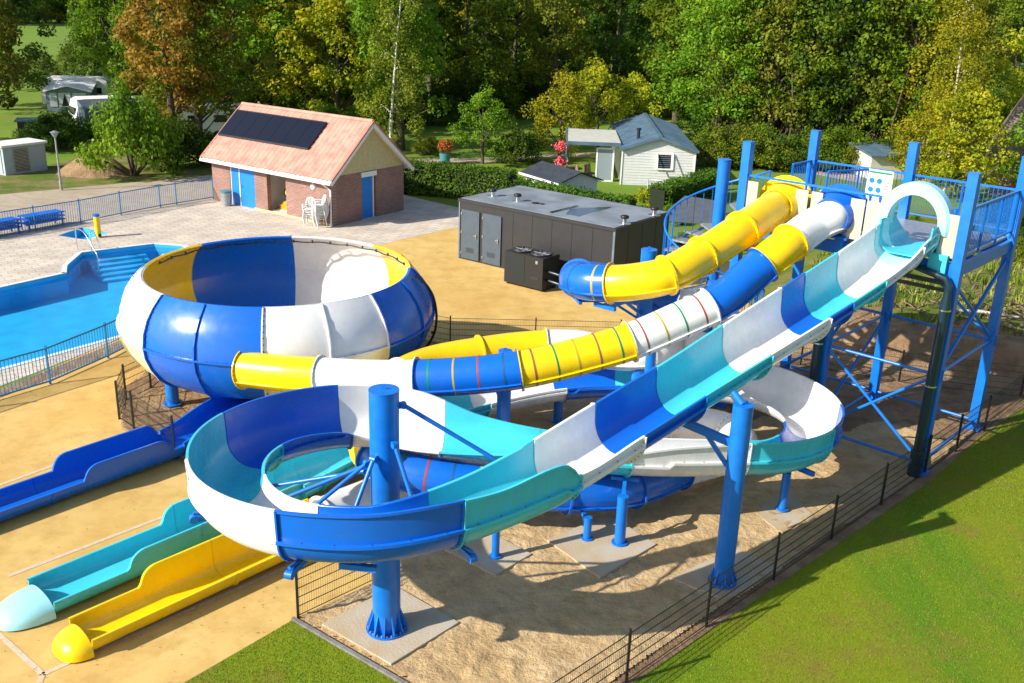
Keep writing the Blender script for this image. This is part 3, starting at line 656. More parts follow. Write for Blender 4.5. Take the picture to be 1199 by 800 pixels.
pole('short blue stub column on the pale pad below the blue curved tube', (1.73, 18.3), .6, .085, cap=False, gus=0, arms=[(.52, (1.6, 18.75, .5), .08)])
pole('thin blue column below the turquoise side of the front loop', (-.19, 17.48), 2.1, .08, cap=False, gus=0)
pole('short blue column under the turquoise side of the rear loop', (6.26, 19.88), 1.02, .095, cap=False, gus=0)
pole('blue column standing in soil under the left side of the bowl', (-9.17, 24.61), 1.05, .17, cap=False, gus=0)
pole('blue column under the far side of the bowl', (-5.4, 29.0), 1.0, .17, cap=False, gus=0)
pole('blue column under the right side of the bowl', (-3.9, 24.8), 1.0, .17, cap=False, gus=0)
pole('blue column behind the striped blue tube section', (-.15, 22.2), 2.82, .17, gus=0, arms=[(2.1, (-.5, 21.6, 2.1), .13)])
pole('capped blue column inside the coil of the yellow tube slide near the grey container', (3.35, 24.0), 4.98, .2, gus=0, arms=[(3.85, (2.2, 22.6, 3.9), .14), (3.7, (1.6, 23.6, 3.75), .12)])
pole('blue column under the yellow tube slide close to the tower', (5.05, 24.1), 4.2, .14, cap=False, gus=0)
pole('blue column under the white striped tube section', (3.45, 22.9), 2.95, .13, cap=False, gus=0)
pole('blue column below the rear of the low trough behind the loops', (1.3, 24.3), .7, .12, cap=False, gus=0)
# ================================================================ TOWER
TY = math.atan2(TA[1], TA[0])
def tower():
    t = thing('slide_tower', 'blue steel start tower with braced legs, railed deck and dark green drain pipes', 'tower', (*TW(-2.86, 1.9, 0)[:2], 0))
    PH = 7.46
    posts = [(0,0),(0,3.78),(-2.86,3.78),(-5.71,3.78),(-5.71,0),(-2.86,0)]
    for i, (u, v) in enumerate(posts):
        m = MB(); top = PH if i != 5 else 5.4; m.box(TW(u, v, top/2+.04), (.23, .23, top-.08), TY); m.box(TW(u, v, top+.01), (.25, .25, .02), TY)
        p = m.build('post', 'steel', t)
        b = MB(); b.box(TW(u, v, .06), (.42, .42, .04), TY)
        for du, dv in ((-.15,-.15),(.15,-.15),(.15,.15),(-.15,.15)): b.cyl(TW(u+du, v+dv, .08), TW(u+du, v+dv, .12), .018, n=6)
        b.build('base_plate', 'steel', p)
    # deck frame and floor
    m = MB()
    for a, b in (((-5.71,0),(0,0)),((-5.71,3.78),(0,3.78)),((0,0),(0,3.78)),((-5.71,0),(-5.71,3.78)),((-2.86,0),(-2.86,3.78))): m.bar(TW(*a, 5.2), TW(*b, 5.2), .1, .3)
    for v in (1.26, 2.52): m.bar(TW(-5.6, v, 5.27), TW(-.1, v, 5.27), .08, .14)
    m.build('deck_frame', 'steel', t)
    m = MB(); m.prism([TW(-5.62,.12,0),TW(-.1,.12,0),TW(-.1,3.66,0),TW(-5.62,3.66,0)], 5.37, 5.43); m.build('deck_floor', 'galv', t)
    X = []
    mz = 2.62; F0 = .28
    def brace(a, b, r=.04): m = MB(); m.cyl(a, b, r, n=10); m.build('brace', 'steel', t)
    P = lambda i, z: TW(posts[i][0], posts[i][1], z)
    for i, j in ((5,0),(2,1),(0,1),(5,2),(4,5),(3,2),(4,3)):
        brace(P(i, mz), P(j, mz)); brace(P(i, F0), P(j, F0))
    brace(P(5, mz), P(0, F0)); brace(P(0, mz), P(5, F0)); 
    brace(P(0, mz+.05), P(1, 4.9), .05); brace(P(1, mz+.05), P(0, 4.9)); brace(P(1, mz), P(2, 4.9)); brace(P(5, mz), P(2, 4.7)); brace(P(5, F0), P(2, mz)); brace(P(4, mz), P(3, 4.9)); brace(P(4, F0), P(5, mz))
    for i in (0, 2, 5, 1):
        g_ = MB(); p = P(i, mz); g_.box(p, (.30, .02, .3), TY); g_.box(p, (.02, .30, .3), TY); g_.build('gusset_plate', 'steel', t)
    # railings
    RT = 6.62
    def rail(a, b, lab=None, panel_gap=.105, bars=True, z0=5.58):
        a = np.array(a, float); b = np.array(b, float); L = np.linalg.norm(b-a); pa, pb = TW(*a, 0), TW(*b, 0); m = MB()
        up = lambda f, z: pa+(pb-pa)*f+np.array([0, 0, z])
        m.bar(up(0, RT), up(1, RT), .06, .05); m.bar(up(0, z0), up(1, z0), .035, .035)
        if bars:
            n = int(L/panel_gap)
            for k in range(1, n): m.bar(up(k/n, z0), up(k/n, RT-.02), .014, .014)
        n2 = max(1, int(round(L/1.3)))
        for k in range(n2+1): m.bar(up(k/n2, 5.42), up(k/n2, RT), .045, .045)
        m.build('railing', 'steel', t)
    rail((-.02, .14), (-.02, 3.66)); rail((-.12, 3.8), (-2.74, 3.8)); rail((-2.98, 3.8), (-5.6, 3.8)); rail((-5.71, 2.6), (-5.71, 3.66))
    rail((-4.5, 2.3), (-3.9, 3.7)); 
    # front side: top rail and cream panels around the slide starts
    m = MB(); m.bar(TW(-5.6, -.02, RT), TW(-2.0, -.02, RT), .05, .05); m.build('front_rail', 'steel', t); m = MB(); m.bar(TW(-.45, -.02, 6.42), TW(-.1, -.02, 6.42), .05, .05); m.build('front_rail', 'steel', t); m = MB()
    for u in (-5.36, -3.98, -3.75, -2.45, -2.3, -2.05, -.26): m.bar(TW(u, .02, 5.42), TW(u, .02, RT), .05, .05)
    for u in (-3.865, -2.37): 
        for z in (5.6, 6.0, 6.4): m.bar(TW(u-.14, .02, z), TW(u+.14, .02, z), .03, .03)
    m.build('gate_bars', 'steel', t)
    for u, w in ((-5.45, .34), (-4.03, .34), (-3.62, .30), (-2.55, .36), (-2.15, .36), (-.30, .34)):
        m = MB(); m.box(TW(u, -.05, 5.98), (w, .02, 1.0), TY, bev=.004); m.build('cream_panel', 'creampanel', t)
    # rules sign on the deck
    m = MB(); m.box(TW(-3.58, 3.6, 6.15), (.72, .03, 1.0), TY); sg = m.build('rules_sign', 'whitep', t, label='white rules sign with blue pictograms on the deck')
    m = MB(); 
    for i, (x, z) in enumerate(((-.25,.2),(0.02,.2),(-.25,-.05),(.02,-.05))): m.cyl(TW(-3.6+x*.8, 3.58, 6.15+z), TW(-3.6+x*.8, 3.575, 6.15+z), .075, n=16); m.build('pictogram', 'door_blue', sg); m = MB()
    m = MB()
    for k in range(6): m.box(TW(-3.58+.22, 3.58, 6.42-k*.09), (.18-.03*(k % 3), .006, .02), TY)
    for k in range(3): m.box(TW(-3.62, 3.58, 5.88-k*.07), (.42-.08*k, .006, .018), TY)
    m.build('sign_text_line', 'tentgrey', sg); m = MB(); m.box(TW(-3.58, 3.58, 6.58), (.66, .006, .05), TY); m.build('sign_header', 'green', sg)
    # gates with white rollers at the slide starts
    for u in (-5.2, -3.75, -2.25, -.7):
        m = MB(); m.box(TW(u, .75, 6.35), (.32, .22, .1), TY, bev=.02); m.build('start_box', 'whitep', t)
        m = MB(); m.bar(TW(u, .75, 5.42), TW(u, .75, 6.3), .07, .07); m.build('start_box_post', 'steel', t)
    # drain pipes
    m = MB(); a = TW(-.0, -.28, 0)
    m.tube([TW(-1.05, -.2, 5.18), TW(-.95,-.24, 5.2), TW(-.5, -.26, 5.12), TW(-.12, -.28, 5.05), TW(-.02, -.28, 4.9), TW(-.02, -.28, 4.6)], .085, 12)
    m.cyl(TW(-.02,-.28,4.75), TW(-.02,-.28,4.35), .085, .13, 16); m.cyl(TW(-.02, -.28, 4.4), TW(-.02, -.28, .1), .115, n=18)
    m.cyl(TW(-.02,-.28,.75), TW(-.02,-.28,.5), .16, n=18); m.cyl(TW(-.02,-.28,.35), TW(-.02,-.28,.0), .16, n=18)
    dp = m.build('drain_pipe', 'teal_dark', t, label='dark green drain pipe with funnel top on the front corner post')
    for z in (4.3, 2.4): m = MB(); m.cyl(TW(-.02,-.28,z), TW(-.02,-.28,z+.04), .145, n=18); m.build('pipe_clamp', 'chrome', dp)
    m = MB(); m.cyl(TW(-2.95, -.25, 3.3), TW(-2.95, -.25, .05), .12, n=16); dp = m.build('drain_pipe', 'teal_dark', t); m = MB(); m.cyl(TW(-2.95,-.25,2.7), TW(-2.95,-.25,2.74), .135, n=16); m.build('pipe_clamp', 'chrome', dp)
    m = MB(); m.bar(TW(-2.7,.0,4.86), TW(-.1,.0,4.86), .07, .1); m.bar(TW(-2.7,.25,4.62), TW(-.1,.25,4.62), .07, .08); m.build('service_beam', 'black', t)
M['teal_dark'] = mat('dark_green_pipe', (.005, .028, .045), .3)
tower()
def stair():
    c = TW(-6.55, .3, 0); t = thing('spiral_stair', 'blue spiral stair with grey treads curling up the left end of the start tower', 'staircase', (c[0], c[1], 0))
    m = MB(); m.cyl((c[0], c[1], .05), (c[0], c[1], 6.85), .17, n=24); m.cyl((c[0], c[1], 6.85), (c[0], c[1], 6.88), .18, n=24); m.build('centre_column', 'steel', t)
    n = 27; a_top = TY+R(60); Ro = 1.45; pts = []; low = []; st = -R(20)
    for k in range(n):
        a = a_top-st*(k)*1.; z = 5.38-.195*k-.0
        a0, a1 = a, a-st*1.08
        m = MB(); q = [c+np.array([.16*math.cos(a0), .16*math.sin(a0), 0]), c+np.array([Ro*math.cos(a0), Ro*math.sin(a0), 0]), c+np.array([Ro*math.cos(a1), Ro*math.sin(a1), 0]), c+np.array([.16*math.cos(a1), .16*math.sin(a1), 0])]
        m.prism(q, z-.05, z); m.build('tread', 'galv', t)
    m = MB(); r1 = []; r0 = []; mid = []
    for k in range(n*4+1):
        a = a_top-st*k/4; z = 5.38-.195*k/4; p = c+np.array([Ro*math.cos(a), Ro*math.sin(a), 0]); r1.append(p+[0, 0, z+1.15]); r0.append(p+[0, 0, z+.02])
        if k % 2 == 0: m.bar(p+[0, 0, z+.02], p+[0, 0, z+1.15], .016, .016)
        if k % 12 == 0: m.bar(p+[0, 0, z-.1], p+[0, 0, z+1.15], .045, .045)
    m.tube(r1, .03, 8); m.tube(r0, .035, 6); m.build('stair_railing', 'steel', t)
    m = MB(); m.prism([TW(-5.7,.2,0), TW(-5.7,3.6,0), TW(-6.9,2.6,0), TW(-7.0,1.6,0)][::-1], 5.36, 5.43); m.build('landing', 'galv', t)
stair()
# ================================================================ GROUND
def sandpit():
    front = (2.09-.0, 14.02)
    pit = [(-3.81,15.27), (-1.59,13.61), (.4,12.2), (2.02,13.86), (10.1,21.75), (12.75,24.7), (15.4,27.4), (13.5,29.0), (9.2,30.2), (3.5,30.5), (-2.0,30.2), (-4.2,31.3), (-6.6,31.6), (-9.3,30.0), (-10.7,27.6), (-11.0,25.4), (-10.0,23.1), (-7.95,21.35), (-4.2,19.4), (-2.15,16.9)]
    return pit
PIT = sandpit()
poolp = W((-60,350),(0,335),(78,318)); POOL = W((-90,357),(78,320),(79,311),(96,296),(180,286),(213,288))
POOL += [(-10.9, 37.2), (-10.9, 33.4), (-12.15, 30.9), (-15.04, 26.88), (-18.2, 21.5), (-26, 22)]
SPL = W((68,276),(95,267),(128,273),(100,281))
sheet('ground', [(-500,2),(500,2),(500,900),(-500,900)], 0, 'field', [POOL, SPL])
# tan cast concrete, paving, road
sheet('tan_concrete_floor', [(-30,4)]+[tuple(G(215, 800)[:2])]+[(-3.81,15.27),(-2.15,16.9),(-4.2,19.4),(-7.95,21.35),(-10.0,23.1),(-11.0,25.4),(-10.7,27.6),(-9.3,30.0),(-6.6,31.6),(-4.2,31.3),(-2.0,30.2),(3.5,30.5),(9.2,30.2)]+W((868,345),(860,300),(790,290),(535,258)) + [(-5.2,44.3),(-7.6,40.9),(-10.3,36.8),(-11.75,33.6),(-12.2,31.0),(-14.3,25.2),(-19,17.5)], .004, 'tan')
PAV = W((-300,330),(-60,286),(0,278),(250,233.5),(262,233),(391,262),(470,228),(548,246),(556,262)) 
sheet('block_paving', [tuple(p) for p in [(-45,33)]]+PAV+[(-5.2,44.3),(-7.6,40.9),(-10.3,36.8),(-11.75,33.6),(-12.2,31.0),(-13.2,28.3),(-14.1,26.2),(-14.9,24.5),(-19.5,17.8),(-30,17)], .008, 'paving', [POOL, SPL])
sheet('soil_strip', [(-12.05,30.9),(-13.05,28.3),(-14.05,25.9),(-14.9,24.2),(-17.6,19.6),(-17.2,19.2),(-14.4,23.9),(-13.5,25.8),(-12.3,28.6),(-11.4,30.9)], .012, 'soil')
sheet('road', W((-400,345),(-60,288),(0,281),(250,236),(262,236),(262,203),(250,205),(130,216),(0,228),(-400,245)), .004, 'road')
sheet('garden_path', W((440,196),(500,192),(560,191),(640,186),(760,180),(760,176),(640,181),(560,185),(500,186),(440,190)), .006, 'road')
sheet('dirt_track', W((812,192),(900,194),(1010,215),(1010,207),(900,186),(812,183)), .006, 'road')
# drain strips round the landing lanes
def strip(a, b, w=.1, name='drain_strip'):
    a = np.array(a[:2], float); b = np.array(b[:2], float); d = (b-a)/np.linalg.norm(b-a); n = np.array([-d[1], d[0]])*w/2
    sheet(name, [a-n, b-n, b+n, a+n], .010, 'drain')
strip(G(50,790), G(346,660)); strip(G(-60,590), G(75,541)); strip(G(-60,632), G(206,537)); strip(G(10,675), G(190,606)); strip(G(50,790), G(-60,690)); 
strip(G(46,800), G(50,790)); 
# sand inside the pit: real relief
def sand():
    x0, x1, y0, y1, st = -11.2, 15.6, 12.0, 31.8, .085
    nx, ny = int((x1-x0)/st), int((y1-y0)/st); xs = np.linspace(x0, x1, nx); ys = np.linspace(y0, y1, ny); X, Y = np.meshgrid(xs, ys)
    Z = .028*(vnoise(X*.9, Y*.9, 1)-.2)+.022*vnoise(X*2.6, Y*2.6, 2)+.022*vnoise(X*6, Y*6, 3)**2*1.6
    fp = np.zeros_like(X)
    r = np.random.default_rng(5)
    for k in range(620):      # footprints
        px, py = r.uniform(-6, 12), r.uniform(12.3, 27); a = r.uniform(0, 3.1); 
        i0, i1 = np.searchsorted(xs, (px-.4, px+.4)); j0, j1 = np.searchsorted(ys, (py-.4, py+.4)); xx = X[j0:j1, i0:i1]-px; yy = Y[j0:j1, i0:i1]-py
        u = xx*math.cos(a)+yy*math.sin(a); v = -xx*math.sin(a)+yy*math.cos(a); d = (u/.17)**2+(v/.085)**2
        Z[j0:j1, i0:i1] += -.035*np.exp(-d)+.014*np.exp(-((np.sqrt(d)-1.7)**2)*4)
    # digger tracks running along the fence
    for off in (2.0, 2.75, 3.9):
        d = np.array([.714, .70]); n = np.array([-.70, .714]); a = np.array([2.1, 14.0]); q = (X-a[0])*n[0]+(Y-a[1])*n[1]; s = (X-a[0])*d[0]+(Y-a[1])*d[1]
        w = np.exp(-((q-off-.15*np.sin(s*.4))/.14)**4); Z += w*(.018*np.sin(s*2*math.pi/.19)-.012)*(s > -1.5)*(s < 5)
    Z += .016
    cell = np.zeros((ny, nx), bool)
    for j in range(ny):
        for i in range(nx): cell[j, i] = inside((xs[i], ys[j]), PIT)
    idx = -np.ones((ny, nx), int); vs = []; fs = []; mi = []
    def soily(x, y): return (x < -4.5 and y > 20.5) or (x > 4.5 and y > 25.2-.12*(x-5)) or y > 26.5
    for j in range(ny-1):
        for i in range(nx-1):
            if cell[j, i] and cell[j+1, i] and cell[j, i+1] and cell[j+1, i+1]:
                q = []
                for jj, ii in ((j, i), (j, i+1), (j+1, i+1), (j+1, i)):
                    if idx[jj, ii] < 0: idx[jj, ii] = len(vs); vs.append((xs[ii], ys[jj], max(.012, Z[jj, ii]+.0)))
                    q.append(idx[jj, ii])
                fs.append(tuple(q)); mi.append(1 if soily(xs[i]+.8*math.sin(ys[j]*2), ys[j]+.5*math.sin(xs[i]*2.3)) else 0)
    m = MB(); m.v = vs; m.f = fs; m.m = mi; m.sm = [True]*len(fs); o = m.build('sand', ['sand', 'soil']); struct(o)
    sheet('sand_border', PIT, .010, 'sand')
sand()
# bank of earth behind the tower and the rough ground above it
def bank():
    A = np.array(G(860, 395)[:2]); B = np.array(G(1199, 475)[:2]); A = np.array([8.2, 30.4]); B = np.array([15.6, 27.2])
    d = (B-A)/np.linalg.norm(B-A); n = np.array([-d[1], d[0]])
    vs = []; fs = []; mi = []; nu, nv = 130, 110
    for j in range(nv):
        for i in range(nu):
            s = -2+i*.34; q = -.6+j*.2+max(0, j-50)*.25
            bend = .5*(vnoise(s*.5, 3.3, 8)-.5)*2
            f = min(1, max(0, (q+bend)/1.9)); h = 1.15*f*f*(3-2*f); fade = min(1, max(0, (s+1.5)/4.5)); back = 1-min(1, max(0, (q-14)/14))
            z = -.03+h*fade*back+.22*fade*back*(vnoise(s*1.1, q*1.1, 9)-.5)*min(1, f*2)+.16*fade*back*(vnoise(s*3.1, q*3.1, 10)-.5)*min(1, f*3)*(1 if q < 3.4 else .35)
            p = A+d*s+n*q; vs.append((p[0], p[1], float(z)))
            if j and i: a = j*nu+i; fs.append((a-nu-1, a-nu, a, a-1)); mi.append(0 if q < 2.6+1.4*vnoise(s*.8, q, 4) else 1)
    m = MB(); m.v = vs; m.f = fs; m.m = mi; m.sm = [True]*len(fs); struct(m.build('earth_bank', ['soil', 'scrub']))
    # roots and sticks lying on it
    r = random.Random(3)
    def bz(x, y):
        p = np.array([x, y])-A; s = p@d; q = p@n; f = min(1, max(0, q/1.9)); return 1.15*f*f*(3-2*f)*min(1, max(0, (s+1.5)/4.5))
    k = 0
    m = MB()
    for i in range(420):
        s = r.gauss(10.5, 3.6); q = r.gauss(4.6, 1.5); 
        if q < 1.4 or s < 1 : continue
        p = A+d*s+n*q; z = bz(*p)+r.uniform(0, .22); a = r.uniform(0, 6.28); L = r.uniform(.25, 1.1); e1 = p+np.array([math.cos(a), math.sin(a)])*L; ml = (p+e1)/2+np.array([r.uniform(-.1,.1), r.uniform(-.1,.1)])
        m.tube([(p[0], p[1], z), (ml[0], ml[1], z+r.uniform(-.02, .2)), (e1[0], e1[1], z+r.uniform(-.05, .35))], [.03, .024, .01], 5)
    tag(m.build('brushwood', 'rubble'), 'tangle of dry roots and sticks lying on top of the earth bank behind the tower', 'brushwood', kind='stuff')
    for i, (s, q) in enumerate(((8.5, 3.6), (11.5, 3.2), (6.3, 4.2), (13.2, 4.4))):
        p = A+d*s+n*q; z = bz(*p); m = MB(); m.tube([(p[0]-.9, p[1]+.3, z+.08), (p[0], p[1], z+.16), (p[0]+1.2, p[1]-.35, z+.1)], [.05, .06, .04], 8)
        tag(m.build('fallen_branch', 'offwhite'), ['pale bare branch lying on the bank behind the right tower leg', 'pale branch lying furthest right but one on the bank', 'pale branch on the bank left of the dark drain pipe', 'bleached branch on the bank at the right edge'][i], 'branch', 'pale branches on the earth bank')
def weeds():
    r = np.random.default_rng(77); A = np.array([8.2, 30.4]); B = np.array([15.6, 27.2]); d = (B-A)/np.linalg.norm(B-A); n = np.array([-d[1], d[0]]); m = MB(); k = 0
    while k < 9000:
        s = r.uniform(0, 22); q = r.uniform(2.3, 15)
        if vnoise(s*.9, q*.9, 44) < .42: continue
        p = A+d*s+n*q; f = min(1, max(0, q/1.9)); back = 1-min(1, max(0, (q-14)/14)); z = 1.15*f*f*(3-2*f)*min(1, max(0, (s+1.5)/4.5))*back
        h = r.uniform(.08, .32); a = r.uniform(0, 6.28); w = r.uniform(.02, .06); lx, ly = r.normal(0, .09, 2)
        m.add([(p[0]-w*math.cos(a), p[1]-w*math.sin(a), z-.1), (p[0]+w*math.cos(a), p[1]+w*math.sin(a), z-.1), (p[0]+lx, p[1]+ly, z+h)], [(0, 1, 2)], int(r.choice(4, p=[.4,.25,.2,.15]))); k += 1
    tag(m.build('weeds', ['scrub', 'blade_light', 'blade_dark', 'blade_dry']), 'rough weeds and grass growing on the earth bank behind the tower', 'weeds', kind='stuff')
weeds()
bank()
# lawns
LAWN = [(.3,11.6),(2.2,13.75),(10.25,21.6),(13.3,24.95),(15.9,27.3),(22,33),(60,40),(60,5),(2,5)]
sheet('lawn', LAWN, .014, 'lawn'); 
sheet('lawn_corner', [(-3.86,15.2),tuple(G(210,806)[:2]),(-7,10),(0,10),(-.2,12.4),(-1.66,13.55)], .014, 'lawn')
def blades(name, poly, n, lab, seed, zone=None):
    r = np.random.default_rng(seed); xs = [p[0] for p in poly]; ys = [p[1] for p in poly]; vs = []; fs = []; k = 0
    while k < n:
        x = r.uniform(max(min(xs), -7), min(max(xs), 17)); y = r.uniform(max(min(ys), 11.5), min(max(ys), 30))
        if not inside((x, y), poly): k += .2; continue
        h = r.uniform(.012, .03)*(1. if y < 20 else 1.4); a = r.uniform(0, 6.28); w = .007; lx, ly = r.normal(0, .012, 2)
        o = len(vs); vs += [(x-w*math.cos(a), y-w*math.sin(a), .01), (x+w*math.cos(a), y+w*math.sin(a), .01), (x+lx, y+ly, .014+h)]; fs.append((o, o+1, o+2)); k += 1
    m = MB(); m.v = vs; m.f = fs; m.m = list(r.choice(4, len(fs), p=[.45,.22,.23,.10])); m.sm = [False]*len(fs); tag(m.build(name, ['lawn', 'blade_light', 'blade_dark', 'blade_dry']), lab, 'grass', kind='stuff')
blades('grass_blades', LAWN, 230000, 'short mown grass of the big lawn on the right of the fence', 21)
blades('corner_grass_blades', [(-3.86,15.2),tuple(G(210,806)[:2]),(-7,10),(0,10),(-.2,12.4),(-1.66,13.55)], 25000, 'short patchy grass in the small triangle at the bottom of the photo', 22)
def kerb(name, pts, w=.07, h=.06, lab=''):
    m = MB()
    for a, b in zip(pts[:-1], pts[1:]): m.bar((*a[:2], .0), (*b[:2], .0), w, h*2)
    struct(m.build(name, 'kerb'))
kerb('kerb', [(-3.84,15.24),(-1.62,13.58),(.3,12.15)]); sheet('fence_edge_soil', [(.9,12.6),(2.15,13.70),(10.25,21.55),(13.0,24.65),(15.8,27.35),(15.6,27.5),(12.75,24.8),(10.05,21.78),(2.0,13.92),(.7,12.8)], .022, 'soil')
# concrete pads under the columns
def pad(poly, h, lab, nm='concrete_pad'):
    c = np.mean(np.array(poly), 0); m = MB(); m.prism([tuple(p) for p in poly], .0, h); o = m.build(nm, 'concrete', None, (c[0], c[1], 0)); tag(o, lab, 'concrete slab', 'concrete slabs under the columns')
def ccw(p): p = [tuple(q[:2]) for q in p]; a = sum(p[i-1][0]*p[i][1]-p[i][0]*p[i-1][1] for i in range(len(p))); return p if a > 0 else p[::-1]
pad(ccw(W((377,735),(458,782),(537,733),(462,690))), .085, 'square concrete slab round the foot of the thick front column')
pad(ccw(W((508,640),(580,677),(622,652),(560,620))), .075, 'concrete slab round the thin column under the turquoise turn')
pad(ccw(W((640,636),(702,680),(768,641),(712,606))), .085, 'large concrete slab carrying the taller slim column and the stub column')
pad(ccw(W((785,680),(850,706),(915,668),(860,645))), .07, 'concrete slab at the foot of the tall column by the fence')
pad(ccw(W((878,598),(912,625),(952,607),(925,580))), .06, 'pale round-edged slab under the short column of the rear loop')
# ================================================================ POOL
def pool():
    zb, zw = -.85, -.13
    n = len(POOL); m = MB(); P = ccw(POOL)
    m.add([(*p, zb) for p in P], [tuple(range(n))]); m.f = []; m.m = []; m.sm = []; m.v = []
    tri = tessellate_polygon([[Vector((*p, 0)) for p in P]]); vs = [(*p, zb) for p in P]+[(*p, .0) for p in P]
    m.add(vs, [t if ((P[t[1]][0]-P[t[0]][0])*(P[t[2]][1]-P[t[0]][1])-(P[t[1]][1]-P[t[0]][1])*(P[t[2]][0]-P[t[0]][0])) > 0 else t[::-1] for t in tri]+[((i+1) % n, i, n+i, n+(i+1) % n) for i in range(n)])
    struct(m.build('pool_basin', 'basin'))
    m = MB(); m.add([(*p, zw) for p in P], [t if ((P[t[1]][0]-P[t[0]][0])*(P[t[2]][1]-P[t[0]][1])-(P[t[1]][1]-P[t[0]][1])*(P[t[2]][0]-P[t[0]][0])) > 0 else t[::-1] for t in tri]); struct(m.build('pool_water', 'water'))
    m = MB()
    for i in range(n):
        a = np.array(P[i]); b = np.array(P[(i+1) % n]); d = (b-a)/np.linalg.norm(b-a); nn = np.array([d[1], -d[0]])*.09
        m.bar((*(a+nn-d*.0), .0), (*(b+nn), .0), .18, .05)
    struct(m.build('pool_coping', 'coping'))
    # steps in the corner
    A, B, C, D = [np.array(q) for q in W((82,312),(96,298),(180,288),(120,335))]
    for k in range(5):
        a = np.array(POOL[3])+0; u = (np.array(POOL[4])-np.array(POOL[3])); L = np.linalg.norm(u); u /= L; v = np.array([u[1], -u[0]]); w = .42
        m = MB(); c = a+u*L*.45+v*(w*(k+.5)); tp = -.34-.1*k; m.box((*c, (zb+tp)/2), (L*.8, w-.004, tp-zb-.002), math.atan2(u[1], u[0])); struct(m.build('pool_step', 'basin'))
    # splash basin
    P2 = ccw(SPL); n = 4; m = MB(); zb = -.35; m.add([(*p, zb) for p in P2]+[(*p, 0) for p in P2], [(0,1,2,3)]+[((i+1) % n, i, n+i, n+(i+1) % n) for i in range(n)]); struct(m.build('splash_basin', 'basin'))
    # handrails
    def hr(lab, a, b, h, drop):
        t = thing('pool_handrail', lab, 'handrail', (a[0], a[1], 0), group='steel handrails at the pool steps'); a = np.array([*a[:2], 0]); b = np.array([*b[:2], 0])
        m = MB(); pts = [a+[0,0,0], a+[0,0,h*.9], a+(b-a)*.06+[0,0,h], a+(b-a)*.45+[0,0,h*.97], a+(b-a)*.9+[0,0,h*.35], b+[0,0,h*.2], b+[0,0,drop]]; m.tube(smooth_path(pts, .05)[1], .025, 8); m.build('rail', 'chrome', t)
    hr('left of the two curved steel handrails by the pool steps', G(91,293), G(115,312,-.3), .95, -.6); hr('right of the two curved steel handrails by the pool steps', G(108,297), G(118,300,-.3), .9, -.6)
    g_ = G(115.5, 278); t = thing('water_post', 'yellow water-play post with blue cap beside the small splash basin', 'water toy', (*g_[:2], 0)); m = MB(); m.cyl((0,0,0),(0,0,.95),.13,n=20); local(m, 'post', 'yellow', t); m = MB(); m.cyl((0,0,.95),(0,0,1.06),.14,n=20); local(m, 'cap', 'blue', t); m = MB(); m.box((.1,-.1,.12),(.12,.12,.12),.6); local(m, 'nozzle', 'black', t)
pool()
# ================================================================ FENCES
def bar_fence(name, label, pts, h, gap, mt, post_every, lean=0, pw=.05, bar=.016, parts=True):
    t = thing(name, label, 'fence', (*pts[0][:2], 0))
    for a, b in zip(pts[:-1], pts[1:]):
        a = np.array([*a[:2], 0.]); b = np.array([*b[:2], 0.]); L = np.linalg.norm(b-a); n = max(1, int(round(L/post_every)))
        for k in range(n):
            p = a+(b-a)*k/n; q = a+(b-a)*(k+1)/n; m = MB(); Lq = np.linalg.norm(q-p); nb = int(Lq/gap)
            for i in range(1, nb): c = p+(q-p)*i/nb; m.bar(c+[0,0,.09], c+[0,0,h-.02], bar, bar)
            for z in (.1, h-.02): m.bar(p+[0,0,z], q+[0,0,z], .035, .04)
            m.build('panel', mt, t); m = MB(); m.bar(p, p+[0,0,h+.07], pw, pw); m.build('post', mt, t)
    m = MB(); m.bar(b, b+[0,0,h+.07], pw, pw); m.build('post', mt, t)
    return t
def mesh_fence(name, label, pts, h=1.03, mt='black', every=2.5, zf=lambda x, y: 0.):
    t = thing(name, label, 'fence', (*pts[0][:2], 0))
    for a, b in zip(pts[:-1], pts[1:]):
        a = np.array([*a[:2], 0.]); b = np.array([*b[:2], 0.]); L = np.linalg.norm(b-a); n = max(1, int(round(L/every)))
        for k in range(n):
            p = a+(b-a)*k/n; q = a+(b-a)*(k+1)/n; m = MB(); Lq = np.linalg.norm(q-p); nb = int(Lq/.05)
            for i in range(nb+1): c = p+(q-p)*i/nb; m.cyl(c+[0,0,.05], c+[0,0,h], .0027, n=3, cap=False, smooth=False)
            for i in range(6):
                z = .06+i*(h-.08)/5; m.bar(p+[0,0,z], q+[0,0,z], .014, .011)
            m.build('mesh_panel', mt, t); m = MB(); m.bar(p, p+[0,0,h+.06], .06, .04); m.build('post', mt, t)
    m = MB(); m.bar(b, b+[0,0,h+.06], .06, .04); m.build('post', mt, t)
    return t
FR = W((745,792),(818,745),(895,695),(966,642),(1024,600),(1082,556))
f0 = np.array(FR[0]); fd = np.array(FR[-1])-f0; 
mesh_fence('mesh_fence', 'black wire mesh fence between the sand and the big lawn', [tuple(f0-fd/np.linalg.norm(fd)*2.6), tuple(FR[-1]), (13.0,24.75), (15.3,27.2)], every=2.28)
mesh_fence('mesh_fence', 'black wire mesh fence curving round the soil behind the bowl to the tower', W((205,535))+W((157,503),(140,491),(148,470),(177,456))+[(-9.7,29.6),(-6.6,31.4),(-4.3,31.1),(-2.0,30.0),(3.5,30.2),(9.2,29.4),(11.9,28.2),(15.2,27.3)])
mesh_fence('mesh_fence', 'short black wire mesh fence beside the yellow landing lane', [(-3.75,15.3),(-2.15,16.95)], every=2.2)
bar_fence('bar_fence', 'blue bar fence along the near side of the swimming pool', [(-17.9,18.6),(-14.6,23.75),tuple(G(59,450)[:2]),tuple(G(127,420)[:2]),(-11.5,30.9),(-10.9,34.0)], 1.1, .105, 'fblue', 2.9)
